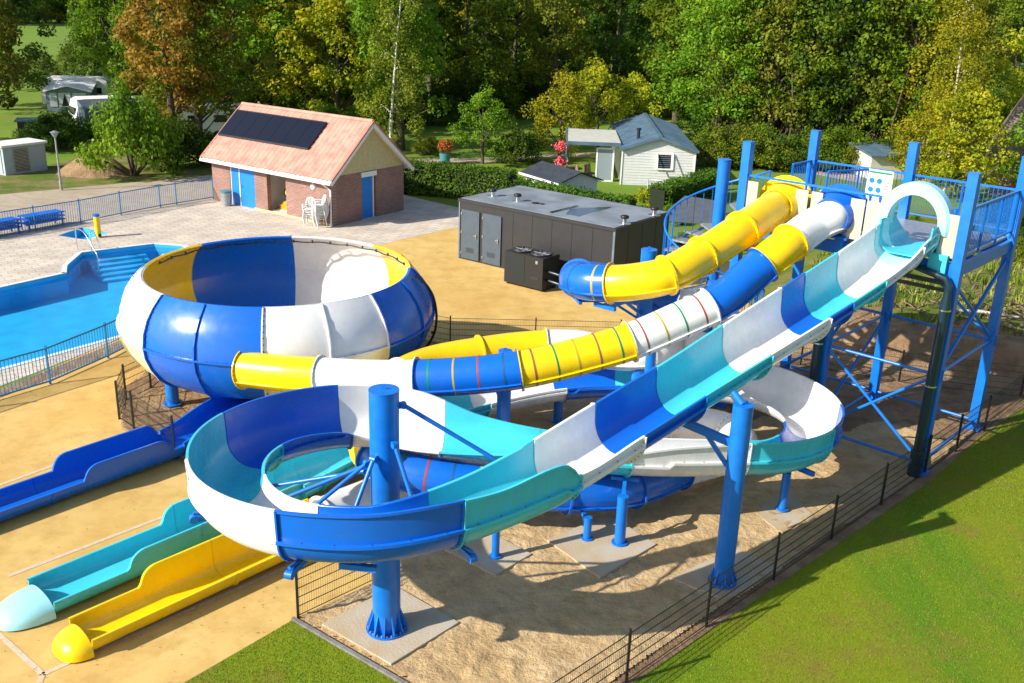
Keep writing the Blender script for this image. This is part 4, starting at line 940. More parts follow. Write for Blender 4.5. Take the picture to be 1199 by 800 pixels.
bar_fence('bar_fence', 'long grey-blue bar fence between the paving and the road', W((-160,302),(0,278),(42,271),(95,262),(142,252),(188,243),(207,240),(250,233)), 1.12, .11, 'fblue', 2.6)
# ================================================================ BUILDINGS
def lbox(t, name, c, s, mt, lab=None, bev=0):
    m = MB(); m.box(c, s, 0, 0, bev); return local(m, name, mt, t, lab)
M['rooftile'] = mat('salmon_roof_tile', (.54, .27, .205), .75, col2=(.42, .19, .145), vscale=2.2, c2lo=.35, c2hi=.6, detail=9, bump=.15, bscale=30)
M['tile_edge'] = mat('roof_edge_tile', (.40, .17, .12), .7, var=.2)
M['siding'] = mat('cream_board_siding', (.55, .47, .25), .7, var=.1, vscale=5)
M['solar'] = mat('solar_panel', (.006, .008, .018), .3, spec=.3); M['solar_frame'] = mat('solar_frame', (.03, .03, .035), .4)
def service():
    t = thing('brick_building', 'brick pool building with salmon tiled roof, solar panels and bright blue doors', 'building', (-8.77, 46.36, 0), -.610)
    Wd, D, hw, hr, ov, og = 8.82, 5.07, 2.55, 4.73, .40, .34
    # front wall with the door and the open bay
    m = MB(); T = .25
    def seg(x0, x1, z0, z1, y0=0, y1=T): m.box(((x0+x1)/2, (y0+y1)/2, (z0+z1)/2), (x1-x0, y1-y0, z1-z0))
    seg(-Wd, -7.39, 0, hw); seg(-5.52, -4.6, 0, hw); seg(-3.23, 0, 0, hw); seg(-7.39, -5.52, 2.12, hw); seg(-4.6, -3.23, 2.2, hw)
    seg(-Wd, -Wd+T, 0, hw, T, D); seg(-Wd+T, -T, 0, hw, D-T, D)
    local(m, 'front_wall', 'brick', t)
    m = MB()                # gable-end wall is its own mesh so the bricks run along it
    for y0, y1, z0, z1 in ((T, 2.01, 0, 2.36), (3.02, D, 0, 2.36), (2.01, 3.02, 2.32, 2.36)): m.box((-T/2, (y0+y1)/2, (z0+z1)/2), (T, y1-y0, z1-z0))
    m.box((-.7, 3.02-.06, 1.1), (.9, .12, 2.2)); local(m, 'gable_wall', 'brick_gable', t)
    for sgx, nm in ((-.02, 'gable_siding'), (-Wd+.02, 'gable_siding')):
        m = MB(); y = 0; z0 = 2.365
        def ylim(z): f = (z-2.2)/(hr-2.2)*(D/2+ov)-ov; return max(0, f), min(D, D-f)
        z = z0
        while z < hr-.12:
            z2 = min(z+.16, hr-.08); a, b = ylim(z); c, d = ylim(z2); x = sgx; o = .05 if sgx > -1 else -.05
            m.add([(x, a, z), (x, b, z), (x, d, z2), (x, c, z2), (x-o, a, z), (x-o, b, z), (x-o*.6, d, z2), (x-o*.6, c, z2)], [(0,1,2,3),(7,6,5,4),(0,4,5,1),(3,2,6,7),(0,3,7,4),(1,5,6,2)]); z = z2+.004
        local(m, nm, 'siding', t)
    lbox(t, 'lintel', (-.0, 2.5, 2.22), (.1, 1.06, .24), 'whitep')
    d = lbox(t, 'door', (-.14, 2.44, 1.05), (.05, .82, 2.08), 'door_blue'); lbox(t, 'door_frame', (-.12, 2.9, 1.05), (.09, .07, 2.1), 'whitep')
    for x0, x1 in ((-7.33, -6.72), (-6.68, -5.56)):
        d = lbox(t, 'door', ((x0+x1)/2, .08, 1.05), (x1-x0, .05, 2.05), 'door_blue')
    m = MB(); m.box((-6.60, .02, 1.05), (.03, .03, .22)); m.box((-6.53, .0, 1.08), (.13, .02, .02)); local(m, 'handle', 'chrome', d)
    lbox(t, 'door_frame', (-6.70, .05, 1.05), (.05, .06, 2.08), 'whitep'); lbox(t, 'door_frame', (-7.36, .06, 1.05), (.05, .06, 2.08), 'whitep')
    lbox(t, 'floor', (-4.4, 2.5, .03), (8.3, 4.6, .05), 'offwhite'); lbox(t, 'inner_wall', (-3.1, 1.6, 1.2), (.1, 2.6, 2.3), 'offwhite'); lbox(t, 'inner_wall', (-3.95, 2.6, 1.2), (1.9, .1, 2.3), 'offwhite'); lbox(t, 'inner_wall', (-4.95, 1.4, 1.2), (.1, 2.3, 2.3), 'offwhite')
    m = MB(); m.lathe([(0,.09),(.09,.08),(.16,.04),(.17,0)], (0,0,0), 20); o = local(m, 'wall_lamp', 'whitep', t); o.rotation_euler = (R(90), 0, 0); o.location = (-1.29, 0, 1.75)
    # yellow tiled plinth line
    m = MB(); m.box((-2.8, -.02, .05), (5.6, .04, .1)); local(m, 'plinth_line', 'siding', t)
    # roof: pantile slopes
    for side in (0, 1):
        m = MB(); nx, ny = 31, 11; L = Wd+2*og; run = D/2+ov; vs = []; cols = nx*6
        for j in range(ny*2):
            row = j//2; f = (row+(j % 2)*.999)/ny; y = -ov+f*run; z = 2.2+f*(hr-2.2)+.035*(1-(j % 2))
            for i in range(cols+1):
                x = -Wd-og+L*i/cols; ph = (i % 6)/6*2*math.pi; zz = z+.022*max(-.4, math.sin(ph))
                vs.append((x, y if side == 0 else D-y, zz+.05))
        n = cols+1; fs = [(j*n+i, j*n+i+1, (j+1)*n+i+1, (j+1)*n+i) for j in range(ny*2-1) for i in range(cols)]
        if side: fs = [f[::-1] for f in fs]
        m.add(vs, fs); o = local(m, 'roof_slope', 'rooftile', t)
        # underside board
        m = MB(); y0, y1 = (-ov, D/2) if side == 0 else (D+ov, D/2)
        q = [(-Wd-og, y0, 2.19), (og, y0, 2.19), (og, y1, hr-.01), (-Wd-og, y1, hr-.01)]; m.add(q+[(x, y, z-.06) for x, y, z in q], [(0,1,2,3),(7,6,5,4),(0,4,5,1),(1,5,6,2),(2,6,7,3),(3,7,4,0)]); local(m, 'roof_boarding', 'whitep', t)
        for x in (-Wd-og, og):
            m = MB(); m.bar((x, y0, 2.12), (x, y1, hr-.07), .05, .2); local(m, 'barge_board', 'whitep', t); m = MB(); m.bar((x, y0, 2.26), (x, y1, hr+.07), .12, .07); local(m, 'verge_tile', 'tile_edge', t)
    m = MB(); m.tube([(-Wd-og, D/2, hr+.06), (og, D/2, hr+.06)], .1, 12); local(m, 'ridge_tile', 'rooftile', t)
    m = MB(); m.tube([(-Wd-og, -ov-.04, 2.14), (og, -ov-.04, 2.12)], .06, 10); g_ = local(m, 'gutter', 'whitep', t)
    m = MB(); m.tube([(-.25, -ov-.04, 2.1), (-.22, -.1, 1.85), (-.05, -.08, 1.75), (-.05, -.08, .0)], .045, 10); local(m, 'downpipe', 'whitep', t)
    # solar array: 7 panels
    sl_ = (hr-2.2)/(D/2+ov); an = math.atan(sl_); L = math.hypot(hr-2.2, D/2+ov)
    for k in range(7):
        x0 = -Wd-og+.12+k*.96; lo, hi = .42, .86; m = MB(); q = []
        for f, off in ((lo, .17), (hi, .17)):
            y = -ov+f*(D/2+ov); z = 2.2+f*(hr-2.2)
            for x in (x0, x0+.945): q.append((x, y-math.sin(an)*off, z+math.cos(an)*off))
        q = [q[0], q[1], q[3], q[2]]; m.add(q+[(x, y+.03, z-.05) for x, y, z in q], [(0,1,2,3),(7,6,5,4),(0,4,5,1),(1,5,6,2),(2,6,7,3),(3,7,4,0)]); local(m, 'solar_panel', 'solar', t)
    m = MB(); 
    for f in (.415, .865):
        y = -ov+f*(D/2+ov); z = 2.2+f*(hr-2.2); m.bar((-Wd-og+.1, y-.07, z+.11), (-2.35, y-.07, z+.11), .05, .09)
    local(m, 'solar_rail', 'solar_frame', t)
    def wp(x, y, z=0): c, s = math.cos(-.610), math.sin(-.610); return (-8.77+x*c-y*s, 46.36+x*s+y*c, z)
    # bin
    b = thing('litter_bin', 'teal litter bin beside the blue double door', 'bin', wp(-7.25, -.45), -.61); m = MB(); m.cyl((0,0,0),(0,0,.72),.23,.28,20); local(m, 'body', 'galv', b); m = MB(); m.cyl((0,0,.7),(0,0,.8),.30,.31,20); m.cyl((0,0,.8),(0,0,.84),.31,.1,20); local(m, 'lid', 'teal', b)
    # yellow pool cleaner trolley
    c = thing('pool_cleaner', 'yellow and black pool cleaner on a trolley in the open bay', 'pool cleaner', wp(-4.05, .85), -.6)
    m = MB(); m.box((0,0,.22), (.85,.5,.26), bev=.08); m.cyl((-.2,.0,.3),(.25,0,.42),.2,n=14); local(m, 'body', 'orange', c); m = MB(); m.box((0,0,.06), (1.0,.6,.05)); local(m, 'tray', 'whitep', c)
    m = MB(); m.lathe([(.22,-.1),(.3,-.1),(.3,.1),(.22,.1),(.12,.06),(.12,-.06)], (0,0,0), 20); o = local(m, 'hose_reel', 'black', c); o.location = (.05,.1,.95); o.rotation_euler = (R(90),0,.2)
    m = MB(); m.cyl((0,0,-.12),(0,0,-.13),.19,n=16); m.cyl((0,0,.12),(0,0,.14),.19,n=16); o = local(m, 'reel_hub', 'yellow', c); o.location = (.05,.1,.95); o.rotation_euler = (R(90),0,.2)
    m = MB(); m.cyl((.05,.15,.3),(.05,.15,.9),.03); m.tube([(.2,0,.9),(.45,-.05,.8),(.3,.1,.5)], .03, 8); local(m, 'stand', 'black', c)
    # stacks of white garden chairs
    def chair_stack(x, y, rz, n, lab):
        proto = None
        for k in range(n):
            ch = thing('garden_chair', lab(k), 'chair', wp(x+.012*k, y-.03*k, .085*k), -.61+rz, 'stacked white garden chairs')
            if proto is None:
                m = MB(); m.box((0,0,.42),(.46,.42,.03),bev=.06); s = local(m, 'seat', 'whitep', ch); m = MB()
                for i in range(6): xx = -.18+.072*i; m.tube([(xx,.2,.42),(xx*1.05,.27,.65),(xx*.95,.33,.86)], .015, 5)
                m.tube([(-.2,.2,.42),(-.22,.28,.66),(-.17,.35,.86),(0,.36,.9),(.17,.35,.86),(.22,.28,.66),(.2,.2,.42)], .022, 6); b_ = local(m, 'backrest', 'whitep', ch); L = [s, b_]
                for sx in (-1, 1):
                    for sy in (-1, 1): m = MB(); m.cyl((sx*.25, sy*.23, 0), (sx*.19, sy*.17, .42), .02, .025, 6); L.append(local(m, 'leg', 'whitep', ch))
                    m = MB(); m.tube([(sx*.24,-.2,.42),(sx*.25,-.2,.62),(sx*.25,0,.65),(sx*.23,.26,.62)], .022, 6); L.append(local(m, 'armrest', 'whitep', ch))
                proto = L
            else:
                for q in proto: d = q.copy(); COL.objects.link(d); d.parent = ch
    chair_stack(-.95, -.55, .5, 6, lambda k: 'white garden chair in the lower left stack, '+['lowest', 'second lowest', 'third from below', 'third from the top', 'second from the top', 'topmost'][k]+' of its stack')
    chair_stack(-.35, -.45, -.5, 9, lambda k: 'white garden chair in the tall stack beside the downpipe, '+['lowest', 'second', 'third', 'fourth', 'middle', 'fourth from the top', 'third from the top', 'next to topmost', 'topmost'][k]+' one')
M['brick_gable'] = brick_mat('reddish_brick_gable', (.30, .15, .12), (.22, .105, .085), (.30, .23, .20), .24, .075, .010, axes='YZ')
service()
def container():
    yw = -.6496; t = thing('plant_container', 'long dark grey technical container with two slate doors and a flat roof', 'container', (-2.43, 41.31, 0), yw); Wd, D, H = 7.79, 4.17, 2.5
    m = MB(); m.box((Wd/2, D/2, H/2), (Wd, D, H)); b = local(m, 'body', 'dark', t)
    m = MB()
    for x in np.arange(2.9, Wd-.3, .97): m.box((x, -.004, H/2), (.02, .008, H-.1))
    local(m, 'front_joints', 'black', b); m = MB()
    for y in np.arange(1.0, D, 1.05): m.box((Wd+.004, y, H/2), (.008, .02, H-.1))
    local(m, 'end_joints', 'black', b)
    m = MB(); m.box((Wd/2, D/2, H+.05), (Wd+.1, D+.1, .12)); local(m, 'roof_edge', 'dark', t)
    m = MB(); m.box((Wd/2, D/2, H+.118), (Wd-.12, D-.12, .02)); local(m, 'roof', 'roofgrey', t)
    m = MB(); m.box((Wd-.03, -.012, H/2), (.09, .03, H)); m.box((.03, -.012, H/2), (.07, .03, H)); local(m, 'corner_trim', 'tentgrey', t)
    for k, x0 in enumerate((.16, 1.33)):
        d = lbox(t, 'door', (x0+.5, -.03, 1.13), (.98, .06, 2.1), 'door_dark'); m = MB(); m.box((0,0,0),(.03,.05,.2)); m.box((-.05,-.03,.03),(.15,.02,.03)); h = local(m, 'handle', 'chrome', d); h.location = (x0+.86, -.08, 1.12)
        for z in (.3, 1.2, 2.0): lbox(d, 'hinge', (x0+.04, -.075, z), (.05, .03, .09), 'chrome')
        m = MB()
        for i in range(6): m.box((x0+.5, -.064, .38+.035*i), (.42, .012, .014))
        local(m, 'vent_grille', 'dark', d)
    def vent(x, y, s=1.):
        v = thing_part(t, (x, y, H+.12)); return v
    def vent_mesh(x, y):
        m = MB(); m.cyl((x,y,H+.12),(x,y,H+.14),.26,n=18); m.cyl((x,y,H+.12),(x,y,H+.38),.09,n=14); v = local(m, 'roof_vent', 'chrome', t); m = MB(); m.lathe([(.1,H+.32),(.16,H+.34),(.17,H+.42),(.12,H+.45),(.05,H+.46),(0,H+.46)], (x,y,0), 16); local(m, 'cowl', 'black', v)
    c, s = math.cos(yw), math.sin(yw)
    def inv(px, py): w = G(px, py, H+.12)-np.array([-2.43, 41.31, 0]); return (w[0]*c+w[1]*s, -w[0]*s+w[1]*c)
    for p in ((577,230),(606,236),(731,262),(766,252)): vent_mesh(*inv(*p))
    m = MB(); x, y = inv(627,238.5); m.cyl((x,y,H+.12),(x,y,H+.16),.16,n=12); m.cyl((x+.3,y+.05,H+.12),(x+.3,y+.05,H+.16),.1,n=12); local(m, 'roof_drain', 'black', t)
    for P in ([(643,248.5),(676,240.5),(678,242.5),(655,248),(646,250)], [(662,251.5),(668,245),(690,243.5),(717,242.5),(711,245),(690,250),(678,254),(668,252)]):
        Q = [inv(*p) for p in P]; a = sum(Q[i-1][0]*Q[i][1]-Q[i][0]*Q[i-1][1] for i in range(len(Q))); Q = Q if a > 0 else Q[::-1]
        m = MB(); m.prism(Q, H+.13, H+.133); local(m, 'roof_puddle', 'puddle', t)
    g1, g2 = G(590,332), G(634.5,343); wv = np.linalg.norm(g2-g1); h = thing('heat_pump', 'black heat pump unit with two roof fans in front of the container', 'heat pump', (*g1[:2], 0), yw)
    m = MB(); m.box((wv/2,.55,.72),(wv,1.1,1.25)); b = local(m, 'casing', 'black', h); m = MB(); m.box((wv*.28,-.004,.74),(wv*.5,.012,1.1)); 
    local(m, 'coil_grille', 'coil', h)
    m = MB(); m.box((wv*.8,-.006,.5),(.35,.01,.09)); local(m, 'air_slot', 'dark', h); m = MB(); m.box((wv*.84,-.006,1.15),(.1,.01,.12)); local(m, 'badge', 'galv', h)
    for x in (.1, wv-.1):
        m = MB(); m.box((x,.2,.05),(.1,.2,.1)); m.box((x,.9,.05),(.1,.2,.1)); local(m, 'foot', 'black', h)
    for x in (wv*.26, wv*.74):
        m = MB(); m.lathe([(.36,1.34),(.42,1.345),(.42,1.40),(.40,1.41),(.36,1.38)], (x,.55,0), 24); f = local(m, 'fan_ring', 'dark', h); m = MB()
        for k in range(5): a = k*2*math.pi/5; m.add([(x,.55,1.36),(x+.34*math.cos(a),.55+.34*math.sin(a),1.355),(x+.34*math.cos(a+.7),.55+.34*math.sin(a+.7),1.375)],[(0,1,2)])
        for k in range(4): a = k*math.pi/4; m.bar((x-.38*math.cos(a),.55-.38*math.sin(a),1.40),(x+.38*math.cos(a),.55+.38*math.sin(a),1.40),.012)
        local(m, 'fan_grille', 'galv', f)
    m = MB(); m.tube([(wv,.3,.45),(wv+.9,.2,.42),(wv+1.3,.6,.42)],.06,8); m.tube([(wv,.3,.8),(wv+.9,.2,.78),(wv+1.3,.6,.75)],.06,8); local(m, 'pipe', 'teal_dark', h)
    p = G(664,328); e = thing('meter_post', 'small white meter box on a thin post beside the heat pump', 'meter box', (*p[:2], 0), yw); m = MB(); m.cyl((0,0,0),(0,0,1.15),.03,n=8); local(m, 'post', 'galv', e); m = MB(); m.box((0,0,1.3),(.22,.14,.3),bev=.02); local(m, 'box', 'whitep', e)
M['roofgrey'] = mat('grey_roof_membrane', (.22, .25, .285), .6, col2=(.14, .16, .18), vscale=.8, c2lo=.35, c2hi=.6, detail=8)
M['puddle'] = mat('roof_puddle', (.02, .03, .045), .05); M['coil'] = mat('coil_fins', (.006, .012, .016), .5)
container()
M['clad'] = mat('white_cladding', (.60, .62, .62), .6, var=.06, vscale=3); M['metalroof'] = mat('blue_grey_metal_roof', (.10, .17, .24), .35, var=.25, vscale=1.2)
def mobile_home():
    yw = R(-2); t = thing('mobile_home', 'white clad mobile home with blue-grey metal roof and open window', 'cabin', (6.3, 60.0, 0), yw); Wd = 4.35; D = 11.5; H = 2.18; Hr = 2.9
    m = MB(); m.box((Wd/2, D/2, H/2), (Wd, D, H)); b = local(m, 'wall', 'clad', t)
    m = MB(); 
    for i in range(13): m.box((Wd/2, -.008, .12+i*.165), (Wd, .016, .012))
    local(m, 'board_joint', 'offwhite', b)
    m = MB()
    for y in (0, D-.06):
        m = MB(); m.add([(0,y,H),(Wd,y,H),(Wd/2,y,Hr),(0,y+.06,H),(Wd,y+.06,H),(Wd/2,y+.06,Hr)], [(0,1,2),(5,4,3),(0,2,5,3),(1,4,5,2)]); local(m, 'gable', 'clad', t)
    for sx in (0, 1):
        m = MB(); e = .2; xs = (-e, Wd/2) if sx == 0 else (Wd+e, Wd/2); sl_ = (Hr-H)/(Wd/2); z0 = H-e*sl_
        q = [(xs[0], -.25, z0+.02), (xs[1], -.25, Hr+.02), (xs[1], D+.2, Hr+.02), (xs[0], D+.2, z0+.02)]; q2 = [(x, y, z+.08) for x, y, z in q]
        f = [(0,1,2,3),(7,6,5,4),(0,4,5,1),(1,5,6,2),(2,6,7,3),(3,7,4,0)]; f = [g_[::-1] for g_ in f] if sx == 0 else f; m.add(q+q2, f)
        for k in range(20): y = -.2+k*(D+.35)/19; m.bar((xs[0], y, z0+.115), (xs[1], y, Hr+.115), .03, .03)
        m.bar((xs[0], -.27, z0+.04), (xs[1], -.27, Hr+.04), .05, .16); local(m, 'roof', 'metalroof', t)
    m = MB(); m.bar((Wd/2,-.25,Hr+.12),(Wd/2,D+.2,Hr+.12),.25,.04); local(m, 'ridge_cap', 'metalroof', t)
    m = MB(); m.cyl((1.0,1.6,H+.2),(1.0,1.6,H+1.0),.1,n=12); m.cyl((1.0,1.6,H+.95),(1.0,1.6,H+1.05),.15,n=12); local(m, 'flue', 'black', t)
    w = lbox(t, 'window', (2.55, -.03, 1.5), (.8, .05, .85), 'glassd'); m = MB()
    for x in (2.12, 2.98): m.box((x, -.06, 1.5), (.09, .1, 1.0))
    for z in (1.04, 1.96): m.box((2.55, -.06, z), (.95, .1, .09))
    local(m, 'frame', 'whitep', w); m = MB()
    for i in range(6): m.box((2.55, -.062, 1.2+i*.12), (.76, .01, .03))
    local(m, 'blind', 'tentgrey', w); m = MB()
    for x in (2.08, 3.02): m.bar((x,-.1,2.0),(x,-.45,1.1),.06,.05)
    m.bar((2.08,-.45,1.1),(3.02,-.45,1.1),.06,.06); m.bar((2.08,-.1,2.0),(3.02,-.1,2.0),.05,.05); local(m, 'open_sash', 'whitep', w)
    # glazed door on the left
    for x in (-.02, Wd+.02): lbox(t, 'corner_trim', (x, -.02, H/2), (.08, .06, H), 'whitep')
    d = lbox(t, 'glass_door', (-1.0, .8, 1.0), (.9, .05, 1.95), 'glassl'); m = MB(); m.box((-1.5,.8,1.0),(.1,.09,2.1)); m.box((-.5,.8,1.0),(.1,.09,2.1)); m.box((-1.0,.8,2.02),(1.0,.09,.1)); m.box((-1.0,.8,.04),(1.0,.09,.08)); local(m, 'frame', 'whitep', d)
    def wp(x, y, z=0): c, s = math.cos(yw), math.sin(yw); return (6.3+x*c-y*s, 60.0+x*s+y*c, z)
    aw = thing('awning', 'cream slatted patio awning on the left side of the mobile home', 'awning', wp(-.12, 2.6), yw)
    m = MB(); 
    for i in range(15): y = -1.9+i*.42; m.box((-1.6, y, 2.42-.004*(i)), (3.2, .36, .05))
    local(m, 'slats', 'siding_pale', aw); m = MB(); m.bar((-3.25,-2.15,2.33),(0,-2.15,2.33),.12,.2); m.bar((-3.25,4.3,2.3),(0,4.3,2.3),.1,.15); m.bar((-3.25,-2.15,2.33),(-3.25,4.3,2.33),.1,.2); local(m, 'frame', 'metalroof', aw)
    for y in (-2.1, 4.2): m = MB(); m.bar((-3.2,y,0),(-3.2,y,2.3),.1,.1); local(m, 'post', 'metalroof', aw)
    fb = thing('flower_tower', 'tall stand of pink and red flowers at the awning post', 'flowers', wp(-3.75, .1), yw); m = MB(); m.cyl((0,0,0),(0,0,2.0),.04,n=8); local(m, 'stand', 'black', fb)
    m = MB(); r = np.random.default_rng(4)
    for k in range(900):
        z = r.choice([.5,.9,1.3,2.05,2.2], p=[.25,.2,.2,.2,.15])+r.normal(0,.13); a = r.uniform(0,6.28); q = abs(r.normal(0,.22)); c = np.array([q*math.cos(a), q*math.sin(a), z]); u = r.normal(0,1,3); u /= np.linalg.norm(u); v = np.cross(u, r.normal(0,1,3)); v /= np.linalg.norm(v); s_ = .05; m.add([c-u*s_,c-v*s_,c+u*s_,c+v*s_],[(0,1,2,3)])
    local(m, 'petals', 'pinkp', fb)
    # patio things
    for i, (x, y, rz) in enumerate(((-2.6,-.2,.4),(-1.8,.9,2.2))):
        ch = thing('patio_chair', ['dark patio chair nearer the flowers under the awning', 'dark patio chair nearer the glass door under the awning'][i], 'chair', wp(x, y), yw+rz, 'patio chairs'); m = MB(); m.box((0,0,.45),(.5,.5,.06)); local(m, 'seat', 'black', ch); m = MB(); m.bar((0,.26,.45),(0,.36,1.05),.48,.05); local(m, 'backrest', 'rubble', ch)
        for sx in (-1,1):
            for sy in (-1,1): m = MB(); m.bar((sx*.22,sy*.22,0),(sx*.22,sy*.22,.45),.04); local(m, 'leg', 'black', ch)
    tb = thing('patio_table', 'round dark patio table under the awning', 'table', wp(-2.9, .9), yw); m = MB(); m.cyl((0,0,.7),(0,0,.74),.55,n=20); local(m, 'table_top', 'dark', tb); m = MB(); m.cyl((0,0,0),(0,0,.7),.05); m.cyl((0,0,0),(0,0,.04),.3); local(m, 'leg', 'black', tb)
    # shed in front
    P = G(627, 214.5); s = thing('garden_shed', 'small pale shed with a dark ridged roof in front of the awning', 'shed', (.43, 55.45, 0), -R(57))
    m = MB(); m.box((1.7,1.25,.67),(3.4,2.5,1.34)); m.add([(3.4,0,1.34),(3.4,2.5,1.34),(3.4,1.25,1.78),(3.35,0,1.34),(3.35,2.5,1.34),(3.35,1.25,1.78),(0,0,1.34),(0,2.5,1.34),(0,1.25,1.78),(.05,0,1.34),(.05,2.5,1.34),(.05,1.25,1.78)],[(0,1,2),(5,4,3),(0,2,5,3),(1,4,5,2),(8,7,6),(9,10,11)]); local(m, 'wall', 'clad', s)
    for y0, y1, nm in ((-.25, 1.25, 0), (2.75, 1.25, 1)):
        m = MB(); q = [(-.25,y0,1.27),(3.65,y0,1.27),(3.65,y1,1.8),(-.25,y1,1.8)]; f = [(0,1,2,3),(7,6,5,4),(0,4,5,1),(1,5,6,2),(2,6,7,3),(3,7,4,0)]; m.add([(x,y,z+.07) for x,y,z in q]+q, f if not nm else [g_[::-1] for g_ in f]); local(m, 'roof', 'darkroof', s)
    lbox(s, 'fascia', (1.7,-.27,1.28), (3.9,.04,.12), 'whitep')
M['siding_pale'] = mat('pale_slats', (.52, .52, .46), .6, var=.15, vscale=3); M['darkroof'] = mat('dark_felt_roof', (.03, .04, .055), .7, var=.3, vscale=3)
mobile_home()
def misc():
    # low grey roof shelter right of the hedge
    P = [G(770,256,1.5), G(802,229,1.5), G(845,236,1.5), G(842,262,1.5)]; t = thing('low_shelter', 'low shelter with a flat slate-grey roof between hedge and spiral stair', 'shelter', (*P[0][:2], 0)); m = MB(); m.prism(ccw([p[:2] for p in P]), 1.42, 1.5); m.build('roof', 'darkroof_l', t)
    for p in P: m = MB(); m.bar((*(p[:2]*.998), 0), (*(p[:2]*.998), 1.42), .1); m.build('post', 'dark', t)
    a, b = G(757,238), G(787,243); t = thing('goal_frame', 'white framed net panel standing against the hedge', 'goal', (*a[:2], 0)); m = MB(); m.tube([a, a+[0,0,1.35], b+[0,0,1.35], b], .035, 8); m.build('frame', 'galv', t); m = MB()
    for k in range(1, 16): q = a+(b-a)*k/16; m.cyl(q, q+[0,0,1.35], .008, n=3)
    for k in range(1, 8): m.cyl(a+[0,0,k*.17], b+[0,0,k*.17], .008, n=3)
    m.build('net', 'tentgrey', t)
    # striped windbreak
    a = G(822,226); b = G(846,222); t = thing('windbreak', 'orange-red and white zigzag windbreak behind the spiral stair', 'windbreak', (*a[:2], 0)); 
    n = 8
    for k in range(n+1): q = a+(b-a)*k/n; m = MB(); m.cyl(q, q+[0,0,1.2], .02, n=6); m.build('pole', 'galv', t)
    for k in range(n): m = MB(); q = a+(b-a)*k/n; r_ = a+(b-a)*(k+1)/n; m.bar(q+[0,.08*(k % 2),.75], r_+[0,.08*((k+1) % 2),.75], .02, .8); m.build('cloth_panel', 'redstripe' if k % 2 == 0 else 'whitep', t)
    # utility kiosk
    a = np.array(G(7,206)[:2]); b = np.array(G(56,199)[:2]); w = np.linalg.norm(b-a); yw = math.atan2(*(b-a)[::-1]); t = thing('utility_kiosk', 'pale grey-blue utility kiosk with a louvred grey door by the lamp post', 'kiosk', (*a, 0), yw); H = 1.6
    m = MB(); m.box((w/2,.8,H/2),(w,1.6,H)); local(m, 'body', 'kiosk', t); m = MB(); m.box((w/2,.8,H+.05),(w+.25,1.85,.12)); local(m, 'roof', 'whitep', t); d = lbox(t, 'door', (w*.4,-.03,H/2+.03), (w*.36,.05,H*.86), 'galv'); m = MB()
    for i in range(16): m.box((w*.4,-.06,.2+i*.08),(w*.33,.02,.03))
    local(m, 'louvre', 'dark', d); lbox(t, 'side_door', (-.02,.8,H/2), (.04,1.2,H*.85), 'kiosk')
    # lamp
    p = G(72,223); t = thing('street_lamp', 'grey street lamp with a cone head on the grass verge', 'lamp', (*p[:2], 0)); m = MB(); m.cyl((0,0,0),(0,0,2.85),.06,.04,12); m.cyl((0,0,0),(0,0,.5),.08,n=12); local(m, 'post', 'galv', t); m = MB(); m.cyl((0,0,2.85),(0,0,3.1),.08,.22,16); local(m, 'lamp_head', 'glassl', t); m = MB(); m.cyl((0,0,3.1),(0,0,3.18),.24,.05,16); local(m, 'lamp_cap', 'galv', t)
    # loungers
    proto = None; a = np.array(G(-28,281)[:2]); b = np.array(G(42,268)[:2]); d = (b-a)/np.linalg.norm(b-a); yw = math.atan2(d[1], d[0]); pos = []
    labs = ['lowest blue lounger of the left pile at the grey-blue fence', 'middle blue lounger of the left pile at the grey-blue fence', 'top blue lounger of the left pile at the grey-blue fence', 'lowest blue lounger of the right pile at the grey-blue fence', 'middle blue lounger of the right pile at the grey-blue fence', 'top blue lounger of the right pile at the grey-blue fence']
    for k in range(6):
        c = a+d*((k//3)*2.15); t = thing('pool_lounger', labs[k], 'lounger', (c[0]-d[1]*(-.8)*0, c[1], .17*(k % 3)), yw, 'blue loungers stacked at the fence')
        if proto is None:
            m = MB(); m.bar((0,-.3,.3),(1.95,-.3,.3),.05,.06); m.bar((0,.3,.3),(1.95,.3,.3),.05,.06); q = [local(m, 'frame', 'blue', t)]; m = MB()
            for i in range(20): m.bar((.05+i*.095,-.3,.33),(.05+i*.095,.3,.33),.06,.02)
            q.append(local(m, 'slats', 'blue', t))
            for x in (.15, 1.8):
                for y in (-.3, .3): m = MB(); m.bar((x,y,0),(x,y,.3),.05); q.append(local(m, 'leg', 'blue', t))
            proto = q
        else:
            for o in proto: e = o.copy(); COL.objects.link(e); e.parent = t
    # caravans and tents
    def caravan(x, y, yw, L, H, lab, name='caravan', z=.35):
        t = thing(name, lab, 'caravan', (x, y, 0), yw); m = MB(); prof = [(-L/2,z),(-L/2-.05,z+.7),(-L/2+.25,H-.15),(-L/2+.6,H),(L/2-.6,H),(L/2-.2,H-.2),(L/2+.05,z+.8),(L/2-.05,z)]; n = len(prof)
        m.add([(px, -1.1, pz) for px, pz in prof]+[(px, 1.1, pz) for px, pz in prof], [tuple(range(n-1,-1,-1)), tuple(range(n,2*n))]+[(i,(i+1)%n,n+(i+1)%n,n+i) for i in range(n)]); m.f = [f[::-1] for f in m.f]; local(m, 'body', 'whitep', t)
        for px in (-L*.28, L*.05, L*.3): lbox(t, 'window', (px, -1.11, z+1.15), (L*.17, .04, .5), 'glassd')
        lbox(t, 'front_window', (-L/2-.02, 0, z+1.1), (.06, 1.6, .5), 'glassd')
        for y in (-1.0, 1.0): m = MB(); m.cyl((0,y-.1,.32),(0,y+.1,.32),.32,n=18); local(m, 'wheel', 'black', t)
        return t
    A = G(56,131); B = G(108,131.5); d = (B-A)[:2]; w = float(np.linalg.norm(d)); yw = math.atan2(d[1], d[0])
